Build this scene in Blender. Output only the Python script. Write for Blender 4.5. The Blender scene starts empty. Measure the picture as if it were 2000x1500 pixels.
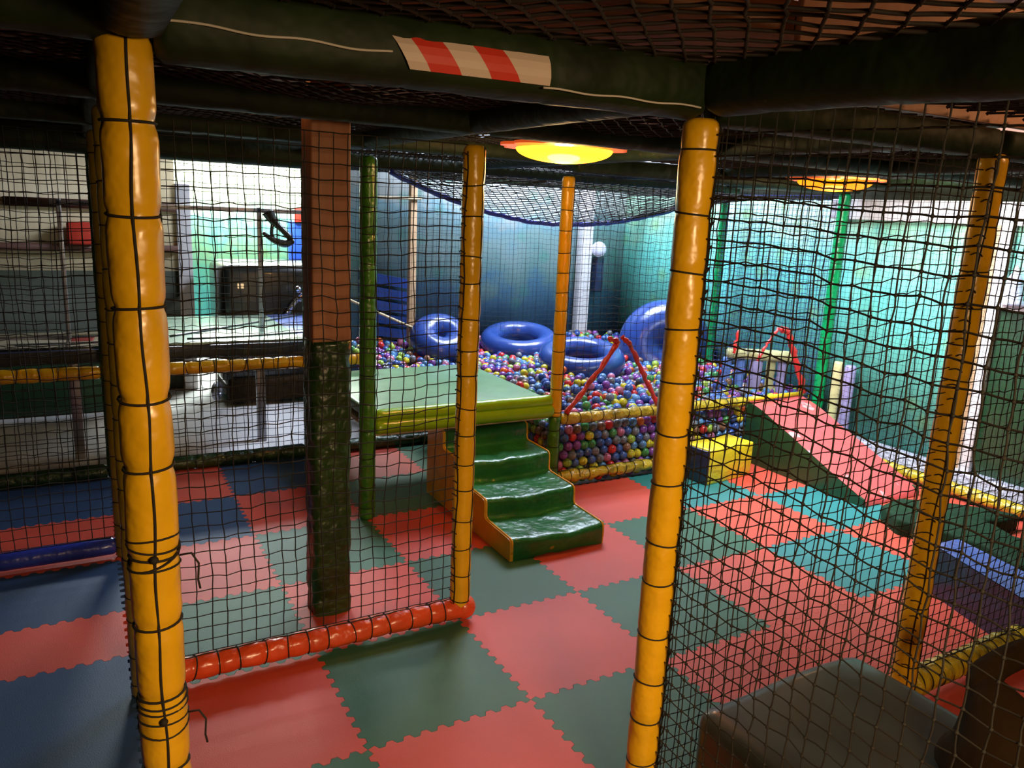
import bpy, math, random
import numpy as np
from mathutils import Matrix, Vector, noise

S = 0.6                      # one floor mat = 0.6 m; everything below is laid out in mats, scaled to metres at the end
scene = bpy.context.scene
col = scene.collection
rng = np.random.default_rng(7)
random.seed(7)

# ------------------------------------------------------------------ materials
def srgb(c):
    return tuple(((v / 12.92) if v <= .04045 else ((v + .055) / 1.055) ** 2.4) for v in c)

def newmat(name):
    m = bpy.data.materials.new(name); m.use_nodes = True
    nt = m.node_tree
    return m, nt, nt.nodes['Principled BSDF']

def vinyl(name, c, rough=.32, bump=.35, scale=9., var=.12, coat=.25, spec=.5, wear_glare=0., wear_glare_col=(.8, .75, .6)):
    m, nt, b = newmat(name); N = nt.nodes; L = nt.links
    co = N.new('ShaderNodeTexCoord')
    n1 = N.new('ShaderNodeTexNoise'); n1.inputs['Scale'].default_value = scale; n1.inputs['Detail'].default_value = 3
    L.new(co.outputs['Object'], n1.inputs['Vector'])
    hs = N.new('ShaderNodeMixRGB'); hs.blend_type = 'MULTIPLY'; hs.inputs[0].default_value = 1
    r = N.new('ShaderNodeValToRGB')
    r.color_ramp.elements[0].position = .3; r.color_ramp.elements[0].color = (1 - var * 2,) * 3 + (1,)
    r.color_ramp.elements[1].position = .7; r.color_ramp.elements[1].color = (1, 1, 1, 1)
    L.new(n1.outputs['Fac'], r.inputs[0]); L.new(r.outputs[0], hs.inputs[2])
    hs.inputs[1].default_value = (*c, 1)
    out = hs.outputs[0]
    if wear_glare > 0:
        n2 = N.new('ShaderNodeTexNoise'); n2.inputs['Scale'].default_value = scale * .8; n2.inputs['Detail'].default_value = 6
        L.new(co.outputs['Object'], n2.inputs['Vector'])
        r2 = N.new('ShaderNodeValToRGB'); r2.color_ramp.elements[0].position = 1 - wear_glare; r2.color_ramp.elements[1].position = 1 - wear_glare + .03
        mx = N.new('ShaderNodeMixRGB'); mx.inputs[2].default_value = (*wear_glare_col, 1)
        L.new(n2.outputs['Fac'], r2.inputs[0]); L.new(r2.outputs[0], mx.inputs[0]); L.new(out, mx.inputs[1]); out = mx.outputs[0]
    L.new(out, b.inputs['Base Color'])
    b.inputs['Roughness'].default_value = rough
    b.inputs['Coat Weight'].default_value = coat; b.inputs['Coat Roughness'].default_value = .15
    b.inputs['Specular IOR Level'].default_value = spec
    if bump > 0:
        n3 = N.new('ShaderNodeTexNoise'); n3.inputs['Scale'].default_value = scale * 2.2; n3.inputs['Detail'].default_value = 2
        bp = N.new('ShaderNodeBump'); bp.inputs['Strength'].default_value = bump; bp.inputs['Distance'].default_value = .02
        L.new(co.outputs['Object'], n3.inputs['Vector']); L.new(n3.outputs['Fac'], bp.inputs['Height']); L.new(bp.outputs[0], b.inputs['Normal'])
    return m

def foam(name, c):
    m, nt, b = newmat(name); N = nt.nodes; L = nt.links
    co = N.new('ShaderNodeTexCoord')
    n1 = N.new('ShaderNodeTexNoise'); n1.inputs['Scale'].default_value = 2.5; n1.inputs['Detail'].default_value = 5
    L.new(co.outputs['Object'], n1.inputs['Vector'])
    r = N.new('ShaderNodeValToRGB')
    r.color_ramp.elements[0].position = .3; r.color_ramp.elements[0].color = tuple(v * .86 for v in c) + (1,)
    r.color_ramp.elements[1].position = .7; r.color_ramp.elements[1].color = (*c, 1)
    L.new(n1.outputs['Fac'], r.inputs[0]); L.new(r.outputs[0], b.inputs['Base Color'])
    n2 = N.new('ShaderNodeTexNoise'); n2.inputs['Scale'].default_value = 260
    bp = N.new('ShaderNodeBump'); bp.inputs['Strength'].default_value = .25; bp.inputs['Distance'].default_value = .003
    L.new(co.outputs['Object'], n2.inputs['Vector']); L.new(n2.outputs['Fac'], bp.inputs['Height']); L.new(bp.outputs[0], b.inputs['Normal'])
    b.inputs['Roughness'].default_value = .55
    b.inputs['Specular IOR Level'].default_value = .45
    return m

def wood(name, c1, c2, scale=3., rough=.6, axis='Z'):
    m, nt, b = newmat(name); N = nt.nodes; L = nt.links
    co = N.new('ShaderNodeTexCoord'); mp = N.new('ShaderNodeMapping')
    s = {'Z': (9, 9, 1), 'X': (1, 9, 9), 'Y': (9, 1, 9)}[axis]
    mp.inputs['Scale'].default_value = s
    n = N.new('ShaderNodeTexNoise'); n.inputs['Scale'].default_value = scale; n.inputs['Detail'].default_value = 6
    r = N.new('ShaderNodeValToRGB')
    r.color_ramp.elements[0].position = .3; r.color_ramp.elements[0].color = (*c1, 1)
    r.color_ramp.elements[1].position = .7; r.color_ramp.elements[1].color = (*c2, 1)
    L.new(co.outputs['Object'], mp.inputs[0]); L.new(mp.outputs[0], n.inputs['Vector']); L.new(n.outputs['Fac'], r.inputs[0]); L.new(r.outputs[0], b.inputs['Base Color'])
    b.inputs['Roughness'].default_value = rough
    return m

def plain(name, c, rough=.5, metal=0., emis=None, est=0., coat=0.):
    m, nt, b = newmat(name); N = nt.nodes; L = nt.links
    co = N.new('ShaderNodeTexCoord'); n = N.new('ShaderNodeTexNoise'); n.inputs['Scale'].default_value = 6
    r = N.new('ShaderNodeValToRGB')
    r.color_ramp.elements[0].color = tuple(v * .85 for v in c) + (1,); r.color_ramp.elements[1].color = (*c, 1)
    L.new(co.outputs['Object'], n.inputs['Vector']); L.new(n.outputs['Fac'], r.inputs[0]); L.new(r.outputs[0], b.inputs['Base Color'])
    b.inputs['Roughness'].default_value = rough; b.inputs['Metallic'].default_value = metal
    b.inputs['Coat Weight'].default_value = coat
    if emis:
        b.inputs['Emission Color'].default_value = (*emis, 1); b.inputs['Emission Strength'].default_value = est
    return m

def mural(name, kind):
    """painted jungle mural: bands with ragged foliage edges, in mat units along world axes"""
    m, nt, b = newmat(name); N = nt.nodes; L = nt.links
    g = N.new('ShaderNodeNewGeometry'); mp = N.new('ShaderNodeVectorMath'); mp.operation = 'SCALE'; mp.inputs['Scale'].default_value = 1 / S
    L.new(g.outputs['Position'], mp.inputs[0])
    sep = N.new('ShaderNodeSeparateXYZ'); L.new(mp.outputs[0], sep.inputs[0])
    n = N.new('ShaderNodeTexNoise'); n.inputs['Scale'].default_value = 1.9; n.inputs['Detail'].default_value = 9; n.inputs['Roughness'].default_value = .62
    L.new(mp.outputs[0], n.inputs['Vector'])
    ad = N.new('ShaderNodeMath'); ad.operation = 'MULTIPLY_ADD'; ad.use_clamp = False; ad.inputs[1].default_value = 2.0; L.new(n.outputs['Fac'], ad.inputs[0]); L.new(sep.outputs['Z'], ad.inputs[2])
    dv = N.new('ShaderNodeMath'); dv.operation = 'DIVIDE'; dv.inputs[1].default_value = 5.; L.new(ad.outputs[0], dv.inputs[0])
    r = N.new('ShaderNodeValToRGB'); cr = r.color_ramp
    if kind == 'pit':
        st = [(.20, (.05, .12, .27)), (.42, (.08, .21, .36)), (.50, (.10, .26, .40)), (.56, (.18, .34, .34)), (.66, (.26, .40, .40)), (.74, (.22, .40, .46)), (.80, (.42, .46, .44))]
    elif kind == 'right':
        st = [(.15, (.07, .30, .22)), (.35, (.10, .40, .31)), (.52, (.13, .50, .42)), (.62, (.14, .56, .48)), (.70, (.20, .58, .46)), (.78, (.34, .58, .40))]
    else:
        st = [(.10, (.03, .22, .20)), (.40, (.06, .42, .38)), (.48, (.12, .55, .40)), (.58, (.30, .62, .34)), (.66, (.18, .58, .46)), (.78, (.62, .70, .42))]
    while len(cr.elements) > 1: cr.elements.remove(cr.elements[0])
    cr.elements[0].position = st[0][0]; cr.elements[0].color = (*st[0][1], 1)
    for p, c in st[1:]:
        e = cr.elements.new(p); e.color = (*c, 1)
    L.new(dv.outputs[0], r.inputs[0])
    # foliage daubs
    v = N.new('ShaderNodeTexVoronoi'); v.inputs['Scale'].default_value = 2.2; L.new(mp.outputs[0], v.inputs['Vector'])
    rr = N.new('ShaderNodeValToRGB'); rr.color_ramp.elements[0].position = .12; rr.color_ramp.elements[0].color = (1, 1, 1, 1); rr.color_ramp.elements[1].position = .30; rr.color_ramp.elements[1].color = (0, 0, 0, 1)
    L.new(v.outputs['Distance'], rr.inputs[0])
    mu = N.new('ShaderNodeMath'); mu.operation = 'MULTIPLY'; mu.inputs[1].default_value = .5; L.new(rr.outputs[0], mu.inputs[0])
    mx = N.new('ShaderNodeMixRGB'); mx.inputs[2].default_value = (.22, .46, .14, 1) if kind != 'pit' else (.10, .38, .30, 1)
    L.new(mu.outputs[0], mx.inputs[0]); L.new(r.outputs[0], mx.inputs[1])
    # board joints
    along = sep.outputs['X'] if kind != 'right' else sep.outputs['Y']
    w = N.new('ShaderNodeMath'); w.operation = 'MULTIPLY'; w.inputs[1].default_value = 4.2; L.new(along, w.inputs[0])
    fr = N.new('ShaderNodeMath'); fr.operation = 'FRACT'; L.new(w.outputs[0], fr.inputs[0])
    lt = N.new('ShaderNodeMath'); lt.operation = 'LESS_THAN'; lt.inputs[1].default_value = .06; L.new(fr.outputs[0], lt.inputs[0])
    m2 = N.new('ShaderNodeMixRGB'); m2.blend_type = 'MULTIPLY'; m2.inputs[2].default_value = (.6, .6, .6, 1)
    L.new(lt.outputs[0], m2.inputs[0]); L.new(mx.outputs[0], m2.inputs[1])
    L.new(m2.outputs[0], b.inputs['Base Color']); b.inputs['Roughness'].default_value = .5
    return m

M = {}
M['yellow'] = vinyl('yellow_vinyl', (.82, .45, .008), wear_glare=.30, wear_glare_col=(.80, .55, .16), var=.08)
M['yellow_dim'] = vinyl('yellow_vinyl_dim', (.26, .18, .012), var=.2, wear_glare=.3, wear_glare_col=(.4, .36, .2))  # olive yellow, darkened for the posts that get less light
M['yellow_dirty'] = vinyl('yellow_vinyl_dirty', (.60, .44, .02), var=.3, bump=.9, scale=12)
M['yellow_bright'] = vinyl('yellow_vinyl_bright', (.80, .62, .02), var=.1, bump=.5)
M['red_rail'] = vinyl('red_vinyl', (.78, .085, .02), var=.1, bump=.5)
M['red'] = vinyl('red_vinyl_slide', (.70, .10, .10), rough=.3, var=.05, bump=.15, wear_glare=.34, wear_glare_col=(.72, .35, .36))  # pale pink patches paint in the glare on the worn slide
M['strap'] = vinyl('red_strap', (.62, .03, .03), var=.2, bump=.8)
M['blue_rail'] = vinyl('blue_vinyl', (.03, .055, .46), var=.1)
M['blue'] = vinyl('blue_vinyl_ring', (.022, .055, .24), rough=.25, var=.08, bump=.1)
M['navy'] = vinyl('navy_vinyl', (.02, .03, .08), var=.1)
M['blue_light'] = vinyl('blue_vinyl_light', (.10, .18, .62), rough=.22, var=.2, wear_glare=.28, wear_glare_col=(.4, .45, .7))
M['dgreen'] = vinyl('dark_green_vinyl', (.018, .06, .008), var=.3, bump=1.0, scale=8, rough=.4)
M['bgreen'] = vinyl('beam_green_vinyl', (.010, .024, .004), var=.3, bump=.5, scale=6, rough=.6, coat=0., spec=.3)
M['green'] = vinyl('green_vinyl', (.02, .19, .045), rough=.3, var=.15, bump=.5, wear_glare=.27, wear_glare_col=(.35, .28, .03))
M['croc'] = vinyl('croc_green', (.006, .034, .012), rough=.75, coat=0., spec=.2, var=.2)
M['green_post'] = vinyl('green_post_vinyl', (.05, .20, .012), var=.2, bump=.6)
M['emerald'] = vinyl('emerald_post_vinyl', (.0, .34, .10), var=.2, bump=.6)
M['lime'] = vinyl('lime_vinyl', (.28, .52, .01), rough=.25, var=.05, bump=.2)
M['sage'] = vinyl('sage_vinyl', (.16, .34, .15), rough=.45, var=.08, bump=.1)
M['dwedge'] = vinyl('wedge_side_green', (.008, .05, .014), rough=.5, var=.1, bump=.1)
M['cream'] = vinyl('cream_vinyl', (.62, .60, .30), var=.15, bump=.5)
M['lavender'] = vinyl('lavender_vinyl', (.42, .38, .70), var=.15)
M['paleblue'] = vinyl('pale_blue_vinyl', (.14, .26, .70), var=.15)
M['side_yellow'] = vinyl('stair_side_yellow', (.92, .48, .03), var=.1, bump=.2)
M['black_pad'] = vinyl('black_vinyl', (.055, .058, .045), rough=.4, var=.3, bump=.12, scale=3, coat=.25)
M['dark_brown'] = vinyl('dark_brown_vinyl', (.030, .016, .006), rough=.8, var=.2, coat=0, spec=.08)
M['crinkle'] = vinyl('pale_crinkled_plastic', (.62, .62, .78), rough=.25, bump=1.0, scale=14)
M['mat_red'] = foam('red_foam', (.60, .075, .042))
M['mat_green'] = foam('green_foam', (.035, .135, .075))
M['mat_blue'] = foam('blue_foam', (.024, .06, .14))
M['mat_teal'] = foam('teal_foam', (.025, .20, .20))
M['cord'] = plain('black_cord', (.012, .010, .006), rough=.8)
M['cord_brown'] = plain('brown_cord', (.014, .009, .005), rough=.8)
M['cord_blue'] = plain('blue_cord', (.02, .03, .22), rough=.6)
M['white_cord'] = plain('pale_cord', (.55, .52, .45), rough=.8)
M['pillar_wood'] = wood('pillar_wood', (.30, .12, .055), (.42, .18, .085))
M['deck_wood'] = wood('deck_wood', (.14, .048, .010), (.22, .075, .015), axis='X')
M['pine'] = wood('pine_wood', (.40, .25, .13), (.55, .36, .20))
M['cream_wood'] = wood('cream_boards', (.52, .42, .24), (.64, .52, .32))
M['brown_wood'] = wood('brown_shelf_wood', (.09, .035, .02), (.13, .05, .03), axis='X')
M['pink_board'] = wood('dusty_pink_boards', (.46, .24, .17), (.56, .32, .24), axis='Y')
M['white_trim'] = plain('white_trim', (.78, .74, .74), rough=.45)
M['pit'] = mural('mural_pit', 'pit'); M['right'] = mural('mural_right', 'right'); M['far'] = mural('mural_far', 'far')
M['dark_wall'] = plain('dark_green_wall', (.035, .04, .018), rough=.7)
M['concrete'] = plain('grey_concrete', (.22, .20, .18), rough=.8)
M['lino'] = plain('pale_lino', (.62, .60, .57), rough=.35)
M['metal'] = plain('dull_steel', (.40, .40, .45), rough=.35, metal=.8)
M['chrome'] = plain('chrome', (.6, .62, .8), rough=.12, metal=1.)
M['black_plastic'] = plain('black_plastic', (.012, .012, .010), rough=.3, coat=.4)
M['table_glass'] = plain('glossy_table_top', (.03, .035, .03), rough=.04, coat=1.)
M['pale_top'] = plain('pale_green_board', (.50, .70, .50), rough=.25, coat=.6)
M['blue_top'] = plain('pale_blue_board', (.22, .32, .78), rough=.25, coat=.6)
M['navy_edge'] = plain('navy_table_edge', (.015, .02, .05), rough=.4)
M['orange_plastic'] = plain('orange_plastic', (.85, .14, .02), rough=.35, emis=(1., .12, .02), est=.5)
M['bulb'] = plain('glowing_bulb', (1, .9, .6), emis=(1., .80, .42), est=420.)
M['tape_white'] = plain('tape_white', (.62, .50, .42), rough=.5)
M['tape_red'] = plain('tape_red', (.62, .04, .02), rough=.5)
M['blue_plastic'] = plain('royal_blue_plastic', (.03, .10, .70), rough=.35)
M['lantern'] = plain('frosted_lantern', (.6, .62, .8), rough=.3, emis=(.7, .75, 1.), est=.35)

def dome_mat():
    m = bpy.data.materials.new('yellow_lamp_dome'); m.use_nodes = True; nt = m.node_tree; N = nt.nodes; L = nt.links
    N.clear()
    o = N.new('ShaderNodeOutputMaterial'); tr = N.new('ShaderNodeBsdfTranslucent'); tr.inputs[0].default_value = (1., .52, .02, 1)
    gl = N.new('ShaderNodeBsdfGlossy'); gl.inputs['Roughness'].default_value = .15; gl.inputs[0].default_value = (.8, .8, .8, 1)
    mx = N.new('ShaderNodeMixShader'); mx.inputs[0].default_value = .06
    em = N.new('ShaderNodeEmission'); em.inputs[0].default_value = (1., .46, .01, 1); em.inputs[1].default_value = .75
    ad = N.new('ShaderNodeAddShader')
    L.new(tr.outputs[0], mx.inputs[1]); L.new(gl.outputs[0], mx.inputs[2]); L.new(mx.outputs[0], ad.inputs[0]); L.new(em.outputs[0], ad.inputs[1]); L.new(ad.outputs[0], o.inputs[0])
    return m
M['dome'] = dome_mat()

# ------------------------------------------------------------------ mesh builder
class MB:
    def __init__(s): s.v = []; s.f = []; s.m = []; s.n = 0
    def add(s, v, f, mi=0):
        v = np.asarray(v, float).reshape(-1, 3)
        s.v.append(v)
        if isinstance(f, np.ndarray):
            s.f.extend((f + s.n).tolist()); k = len(f)
        else:
            s.f.extend([[i + s.n for i in q] for q in f]); k = len(f)
        s.m.extend([mi] * k); s.n += len(v); return s
    def box(s, lo, hi, bev=0., mi=0):
        import bmesh
        bm = bmesh.new(); bmesh.ops.create_cube(bm, size=1.)
        lo = Vector(lo); hi = Vector(hi); c = (lo + hi) / 2; d = hi - lo
        for v in bm.verts: v.co = Vector((v.co.x * d.x, v.co.y * d.y, v.co.z * d.z)) + c
        if bev > 0: bmesh.ops.bevel(bm, geom=bm.edges[:], offset=bev, segments=3, affect='EDGES', profile=.5)
        bm.verts.index_update()
        s.add([v.co[:] for v in bm.verts], [[v.index for v in f.verts] for f in bm.faces], mi); bm.free(); return s
    def tube(s, pts, r, seg=8, mi=0, cap=True, closed=False):
        pts = np.asarray(pts, float); n = len(pts)
        r = np.full(n, r) if np.isscalar(r) else np.asarray(r, float)
        if closed: t = np.roll(pts, -1, 0) - np.roll(pts, 1, 0)
        else: t = np.gradient(pts, axis=0)
        t /= np.linalg.norm(t, axis=1)[:, None] + 1e-12
        ref = np.array([0, 0, 1.]) if abs(t[0][2]) < .8 else np.array([1., 0, 0])
        u = np.cross(t[0], ref); u /= np.linalg.norm(u)
        us = []
        for i in range(n):
            u = u - t[i] * (u @ t[i]); u /= np.linalg.norm(u); us.append(u)
        us = np.array(us); w = np.cross(t, us)
        a = np.linspace(0, 2 * math.pi, seg, endpoint=False)
        V = pts[:, None] + r[:, None, None] * (us[:, None] * np.cos(a)[None, :, None] + w[:, None] * np.sin(a)[None, :, None])
        F = []
        for i in range(n if closed else n - 1):
            j = (i + 1) % n
            for k in range(seg):
                k2 = (k + 1) % seg
                F.append([i * seg + k, i * seg + k2, j * seg + k2, j * seg + k])
        if cap and not closed:
            F.append(list(range(seg))[::-1]); F.append([(n - 1) * seg + k for k in range(seg)])
        s.add(V.reshape(-1, 3), F, mi); return s
    def prism(s, poly, axis, a, b, mi=0):
        """poly: 2-D points in the other two axes (xy order), extruded a..b along axis"""
        n = len(poly); V = []
        for t in (a, b):
            for p, q in poly:
                V.append({'x': (t, p, q), 'y': (p, t, q), 'z': (p, q, t)}[axis])
        F = [list(range(n))[::-1], [n + i for i in range(n)]] + [[i, (i + 1) % n, n + (i + 1) % n, n + i] for i in range(n)]
        s.add(V, F, mi); return s
    def lathe(s, prof, c, seg=32, mi=0, axis='z'):
        n = len(prof); a = np.linspace(0, 2 * math.pi, seg, endpoint=False); V = []
        for r, z in prof:
            for t in a:
                p = (r * math.cos(t), r * math.sin(t), z)
                if axis == 'y': p = (p[0], p[2], p[1])
                if axis == 'x': p = (p[2], p[0], p[1])
                V.append((c[0] + p[0], c[1] + p[1], c[2] + p[2]))
        F = []
        for i in range(n - 1):
            for k in range(seg):
                k2 = (k + 1) % seg; F.append([i * seg + k, i * seg + k2, (i + 1) * seg + k2, (i + 1) * seg + k])
        s.add(V, F, mi); return s
    def sphere(s, c, r, seg=16, rings=10, mi=0, sc=(1, 1, 1)):
        prof = [(math.sin(math.pi * i / rings) * r, -math.cos(math.pi * i / rings) * r) for i in range(rings + 1)]
        n0 = s.n; s.lathe([(max(p[0], 1e-4), p[1]) for p in prof], (0, 0, 0), seg, mi)
        s.v[-1] = s.v[-1] * np.array(sc) + np.array(c); return s
    def torus(s, c, R, r, axis=(0, 0, 1), seg=40, rs=16, mi=0, dz=1.):
        q = Vector((0, 0, 1)).rotation_difference(Vector(axis).normalized()).to_matrix()
        V = []; F = []
        for i in range(seg):
            a = 2 * math.pi * i / seg
            for j in range(rs):
                b = 2 * math.pi * j / rs
                p = q @ Vector(((R + r * math.cos(b)) * math.cos(a), (R + r * math.cos(b)) * math.sin(a), r * math.sin(b) * dz))
                V.append((p.x + c[0], p.y + c[1], p.z + c[2]))
                F.append([i * rs + j, ((i + 1) % seg) * rs + j, ((i + 1) % seg) * rs + (j + 1) % rs, i * rs + (j + 1) % rs])
        s.add(V, F, mi); return s
    def build(s, name, mats, parent=None, origin=None, smooth=True, flat_angle=None):
        me = bpy.data.meshes.new(name)
        V = np.concatenate(s.v) if s.v else np.zeros((0, 3))
        o3 = np.array(parent.location if parent is not None and origin is None else (origin if origin is not None else (0, 0, 0)), float)
        if parent is not None and parent.get('_o') is not None: o3 = np.array(parent['_o'], float)
        V = V - o3
        me.from_pydata(V.tolist(), [], s.f)
        if not isinstance(mats, (list, tuple)): mats = [mats]
        for m in mats: me.materials.append(m)
        if len(mats) > 1: me.polygons.foreach_set('material_index', np.array(s.m, 'i'))
        if smooth:
            me.polygons.foreach_set('use_smooth', np.ones(len(me.polygons), bool))
            if flat_angle: me.set_sharp_from_angle(angle=math.radians(flat_angle))
        me.update()
        o = bpy.data.objects.new(name, me); col.objects.link(o)
        if parent is not None:
            o.parent = parent
        elif origin is not None: o.location = origin
        ORG[o.name] = tuple(o3)
        if parent is not None: o['_o'] = tuple(o3)
        elif origin is not None: o['_o'] = tuple(o3)
        else: o['_o'] = (0., 0., 0.)
        return o
ORG = {}

def tag(o, label=None, cat=None, group=None, kind=None):
    if label: o['label'] = label
    if cat: o['category'] = cat
    if group: o['group'] = group
    if kind: o['kind'] = kind
    return o
def thing(name, label, cat, loc=(0, 0, 0), group=None):
    o = bpy.data.objects.new(name, None); col.objects.link(o); o.location = loc; o['_o'] = tuple(float(v) for v in loc)
    o.empty_display_size = .1
    return tag(o, label, cat, group)
def struct(name, mb, m, **k):
    return tag(mb.build(name, m, **k), kind='structure')

# ------------------------------------------------------------------ camera (pose solved from the floor mats' corners)
Rw = np.array([[0.87243727, -0.48533344, 0.05748622], [-0.0675968, -0.23632515, -0.96931991], [0.48402881, 0.84178492, -0.23898586]])
C = np.array([-2.21991423, -4.4036749, 2.95646437]); FPX = 1514.1
def pr(P):
    q = (np.asarray(P, float) - C) @ Rw.T
    return 1000 + FPX * q[..., 0] / q[..., 2], 750 + FPX * q[..., 1] / q[..., 2], q[..., 2]
# the finally fitted pose (posts upright on the 1.2 m grid); heights measured with the first fit are converted by refit()
Rw2 = np.array([[0.87353122, -0.48464208, 0.04544513], [-0.0659237, -0.21028766, -0.97541436], [0.4822834, 0.84905898, -0.21564224]])
C2 = np.array([-2.15556312, -4.39286398, 2.79220881]); FPX2 = 1492.2
def refit(P):
    P = np.asarray(P, float).reshape(-1, 3)
    Q = P.copy(); dd = (Q - C) @ Rw[2]; push = np.clip(2.0 - dd, 0, None)
    Q[:, 0] += Rw[2][0] * push / .943; Q[:, 1] += Rw[2][1] * push / .943
    def g(z):
        A = np.stack([Q[:, 0], Q[:, 1], z], 1) - C
        t = (A @ Rw[1]) / (A @ Rw[2]) * FPX / FPX2
        B = np.stack([Q[:, 0] - C2[0], Q[:, 1] - C2[1], np.full(len(Q), -C2[2])], 1)
        M1 = Rw2[1][None] - t[:, None] * Rw2[2][None]
        return -(M1 * B).sum(1) / M1[:, 2]
    out = P.copy(); out[:, 2] = g(P[:, 2]) - g(np.zeros(len(P)))
    return out
cam = bpy.data.cameras.new('camera'); co = bpy.data.objects.new('camera', cam); col.objects.link(co)
cam.sensor_width = 36; cam.lens = 36 * FPX2 / 2000; cam.clip_start = .02
mw = Matrix.Identity(4)
for i in range(3):
    mw[i][0] = Rw2[0][i]; mw[i][1] = -Rw2[1][i]; mw[i][2] = -Rw2[2][i]; mw[i][3] = C2[i] * S
co.matrix_world = mw
scene.camera = co

# ------------------------------------------------------------------ setting
YP = 6.7                                                    # wall behind the ball pit
struct('floor', MB().box((-8, -8, -.25), (8, 14, -.06)), M['concrete'])
struct('floor_outside', MB().box((-8, 4.12, -.06), (1.05, 13, -.045)), M['lino'])
struct('ceiling', MB().box((-8, -8, 5.4), (8, 14, 5.6)), M['deck_wood'])
struct('wall_right', MB().box((6.3, -8, -.1), (6.5, YP + .2, 3.2)), M['right'])
struct('wall_right_upper', MB().box((6.3, -8, 3.2), (6.5, YP + .2, 3.8), mi=0).box((6.3, -8, 3.8), (6.5, YP + .2, 5.4), mi=1), [M['dark_wall'], M['pink_board']])
struct('wall_back', MB().box((1.3, YP, -.1), (6.5, YP + .2, 5.4)), M['pit'])
struct('wall_far', MB().box((-3, 12, -.1), (8, 12.2, 5.4)), M['far'])
struct('wall_left', MB().box((-8.2, -8, -.1), (-8, 14, 5.4)), M['dark_wall'])
struct('wall_front', MB().box((-8, -8.2, -.1), (8, -8, 5.4)), M['dark_wall'])
struct('wall_outside', MB().box((8, 6.9, -.1), (8.2, 14, 5.4)).box((6.5, 6.9, -.1), (8.2, 7.1, 5.4)), M['far'])
struct('wall_end', MB().box((-8, 8., -.1), (-.9, 8.15, 1.75), mi=0).box((-8, 8., 1.75), (-.9, 8.15, 3.4), mi=1).box((-8, 8., 3.4), (-.9, 8.15, 5.4), mi=0), [M['dark_wall'], M['cream_wood']])
struct('trim_1', MB().box((-.9, 7.95, -.05), (-.70, 8.2, 3.0), .01), M['white_trim'])
struct('trim_2', MB().box((6.22, -3, 2.93), (6.3, 2.35, 3.17), .01), M['white_trim'])
struct('trim_3', MB().box((6.22, .22, .0), (6.3, .5, 2.93), .01), M['pine'])
struct('trim_4', MB().box((6.2, .10, .0), (6.3, .22, 2.93), .01), M['white_trim'])
struct('trim_5', MB().box((6.18, -3, 2.07), (6.3, .10, 2.14), .01), M['white_trim'])
struct('baseboard_right', MB().box((6.12, -4, -.05), (6.3, 2., .27), .03), M['crinkle'])
struct('trim_6', MB().box((-3., 7.93, 2.60), (-.9, 8.0, 2.72)).box((-6, 7.9, 2.02), (-.9, 8., 2.12)), M['brown_wood'])
struct('door_1', MB().box((6.26, -1.3, 0), (6.3, .1, 2.07), .005), M['dwedge'])

struct('gap_blocker', MB().box((-8, 4.06, 3.36), (1.0, 4.12, 5.0)), M['dark_wall'])  # dark board added to block the bright mural showing above the beam
struct('trim_9', MB().box((.5, -1.99, 3.40), (5.5, -1.955, 3.95), .004), M['pink_board'])
struct('trim_8', MB().box((2.0, 2.0, 3.5), (6.2, 2.05, 4.3)), M['dark_wall'])
# upper deck of the play frame (boards above the nets) -- part of the building of the frame
def deck(name, lo, hi, m=None): return struct(name, MB().box(lo, hi), m or M['deck_wood'])
deck('ceiling_deck_low', (-6, -1.95, 3.62), (4, 2.0, 3.70)); deck('ceiling_deck_back', (-6, 2.0, 3.62), (0, 4.05, 3.70))
deck('ceiling_deck_high', (-8, -.45, 4.2), (8, 1.9, 4.28)); deck('ceiling_deck_front', (-8, -6, 4.2), (1.1, -.45, 4.28))
struct('beam_1', MB().box((2.9, -2.6, 4.02), (3.12, 3.2, 4.18), .01), M['pine'])

# ------------------------------------------------------------------ floor mats
def edge(p, q, n=10, A=.016):
    """toothed line from p to q, same for both neighbours; returns points excluding q"""
    p = np.array(p, float); q = np.array(q, float); d = q - p; L = np.linalg.norm(d)
    key = (round(min(p[0], q[0]) * 4 + min(p[1], q[1]) * 4, 2))
    flip = d[0] + d[1] < 0
    a, b = (q, p) if flip else (p, q)
    d = b - a; t = d / L; nrm = np.array([-t[1], t[0]])
    nt = max(4, int(round(L * n)) * 2)
    pts = []
    for m_ in range(nt):
        sg = 1 if m_ % 2 == 0 else -1
        if m_ == 0: pts.append(a)
        for tt in (m_ / nt + .17 / nt, (m_ + 1) / nt - .17 / nt):
            if m_ == 0 and tt < .5 / nt: continue
            if m_ == nt - 1 and tt > 1 - .5 / nt: continue
            pts.append(a + d * tt + nrm * A * sg)
    pts.append(b)
    pts = pts[::-1] if flip else pts
    return pts[:-1]

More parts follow.
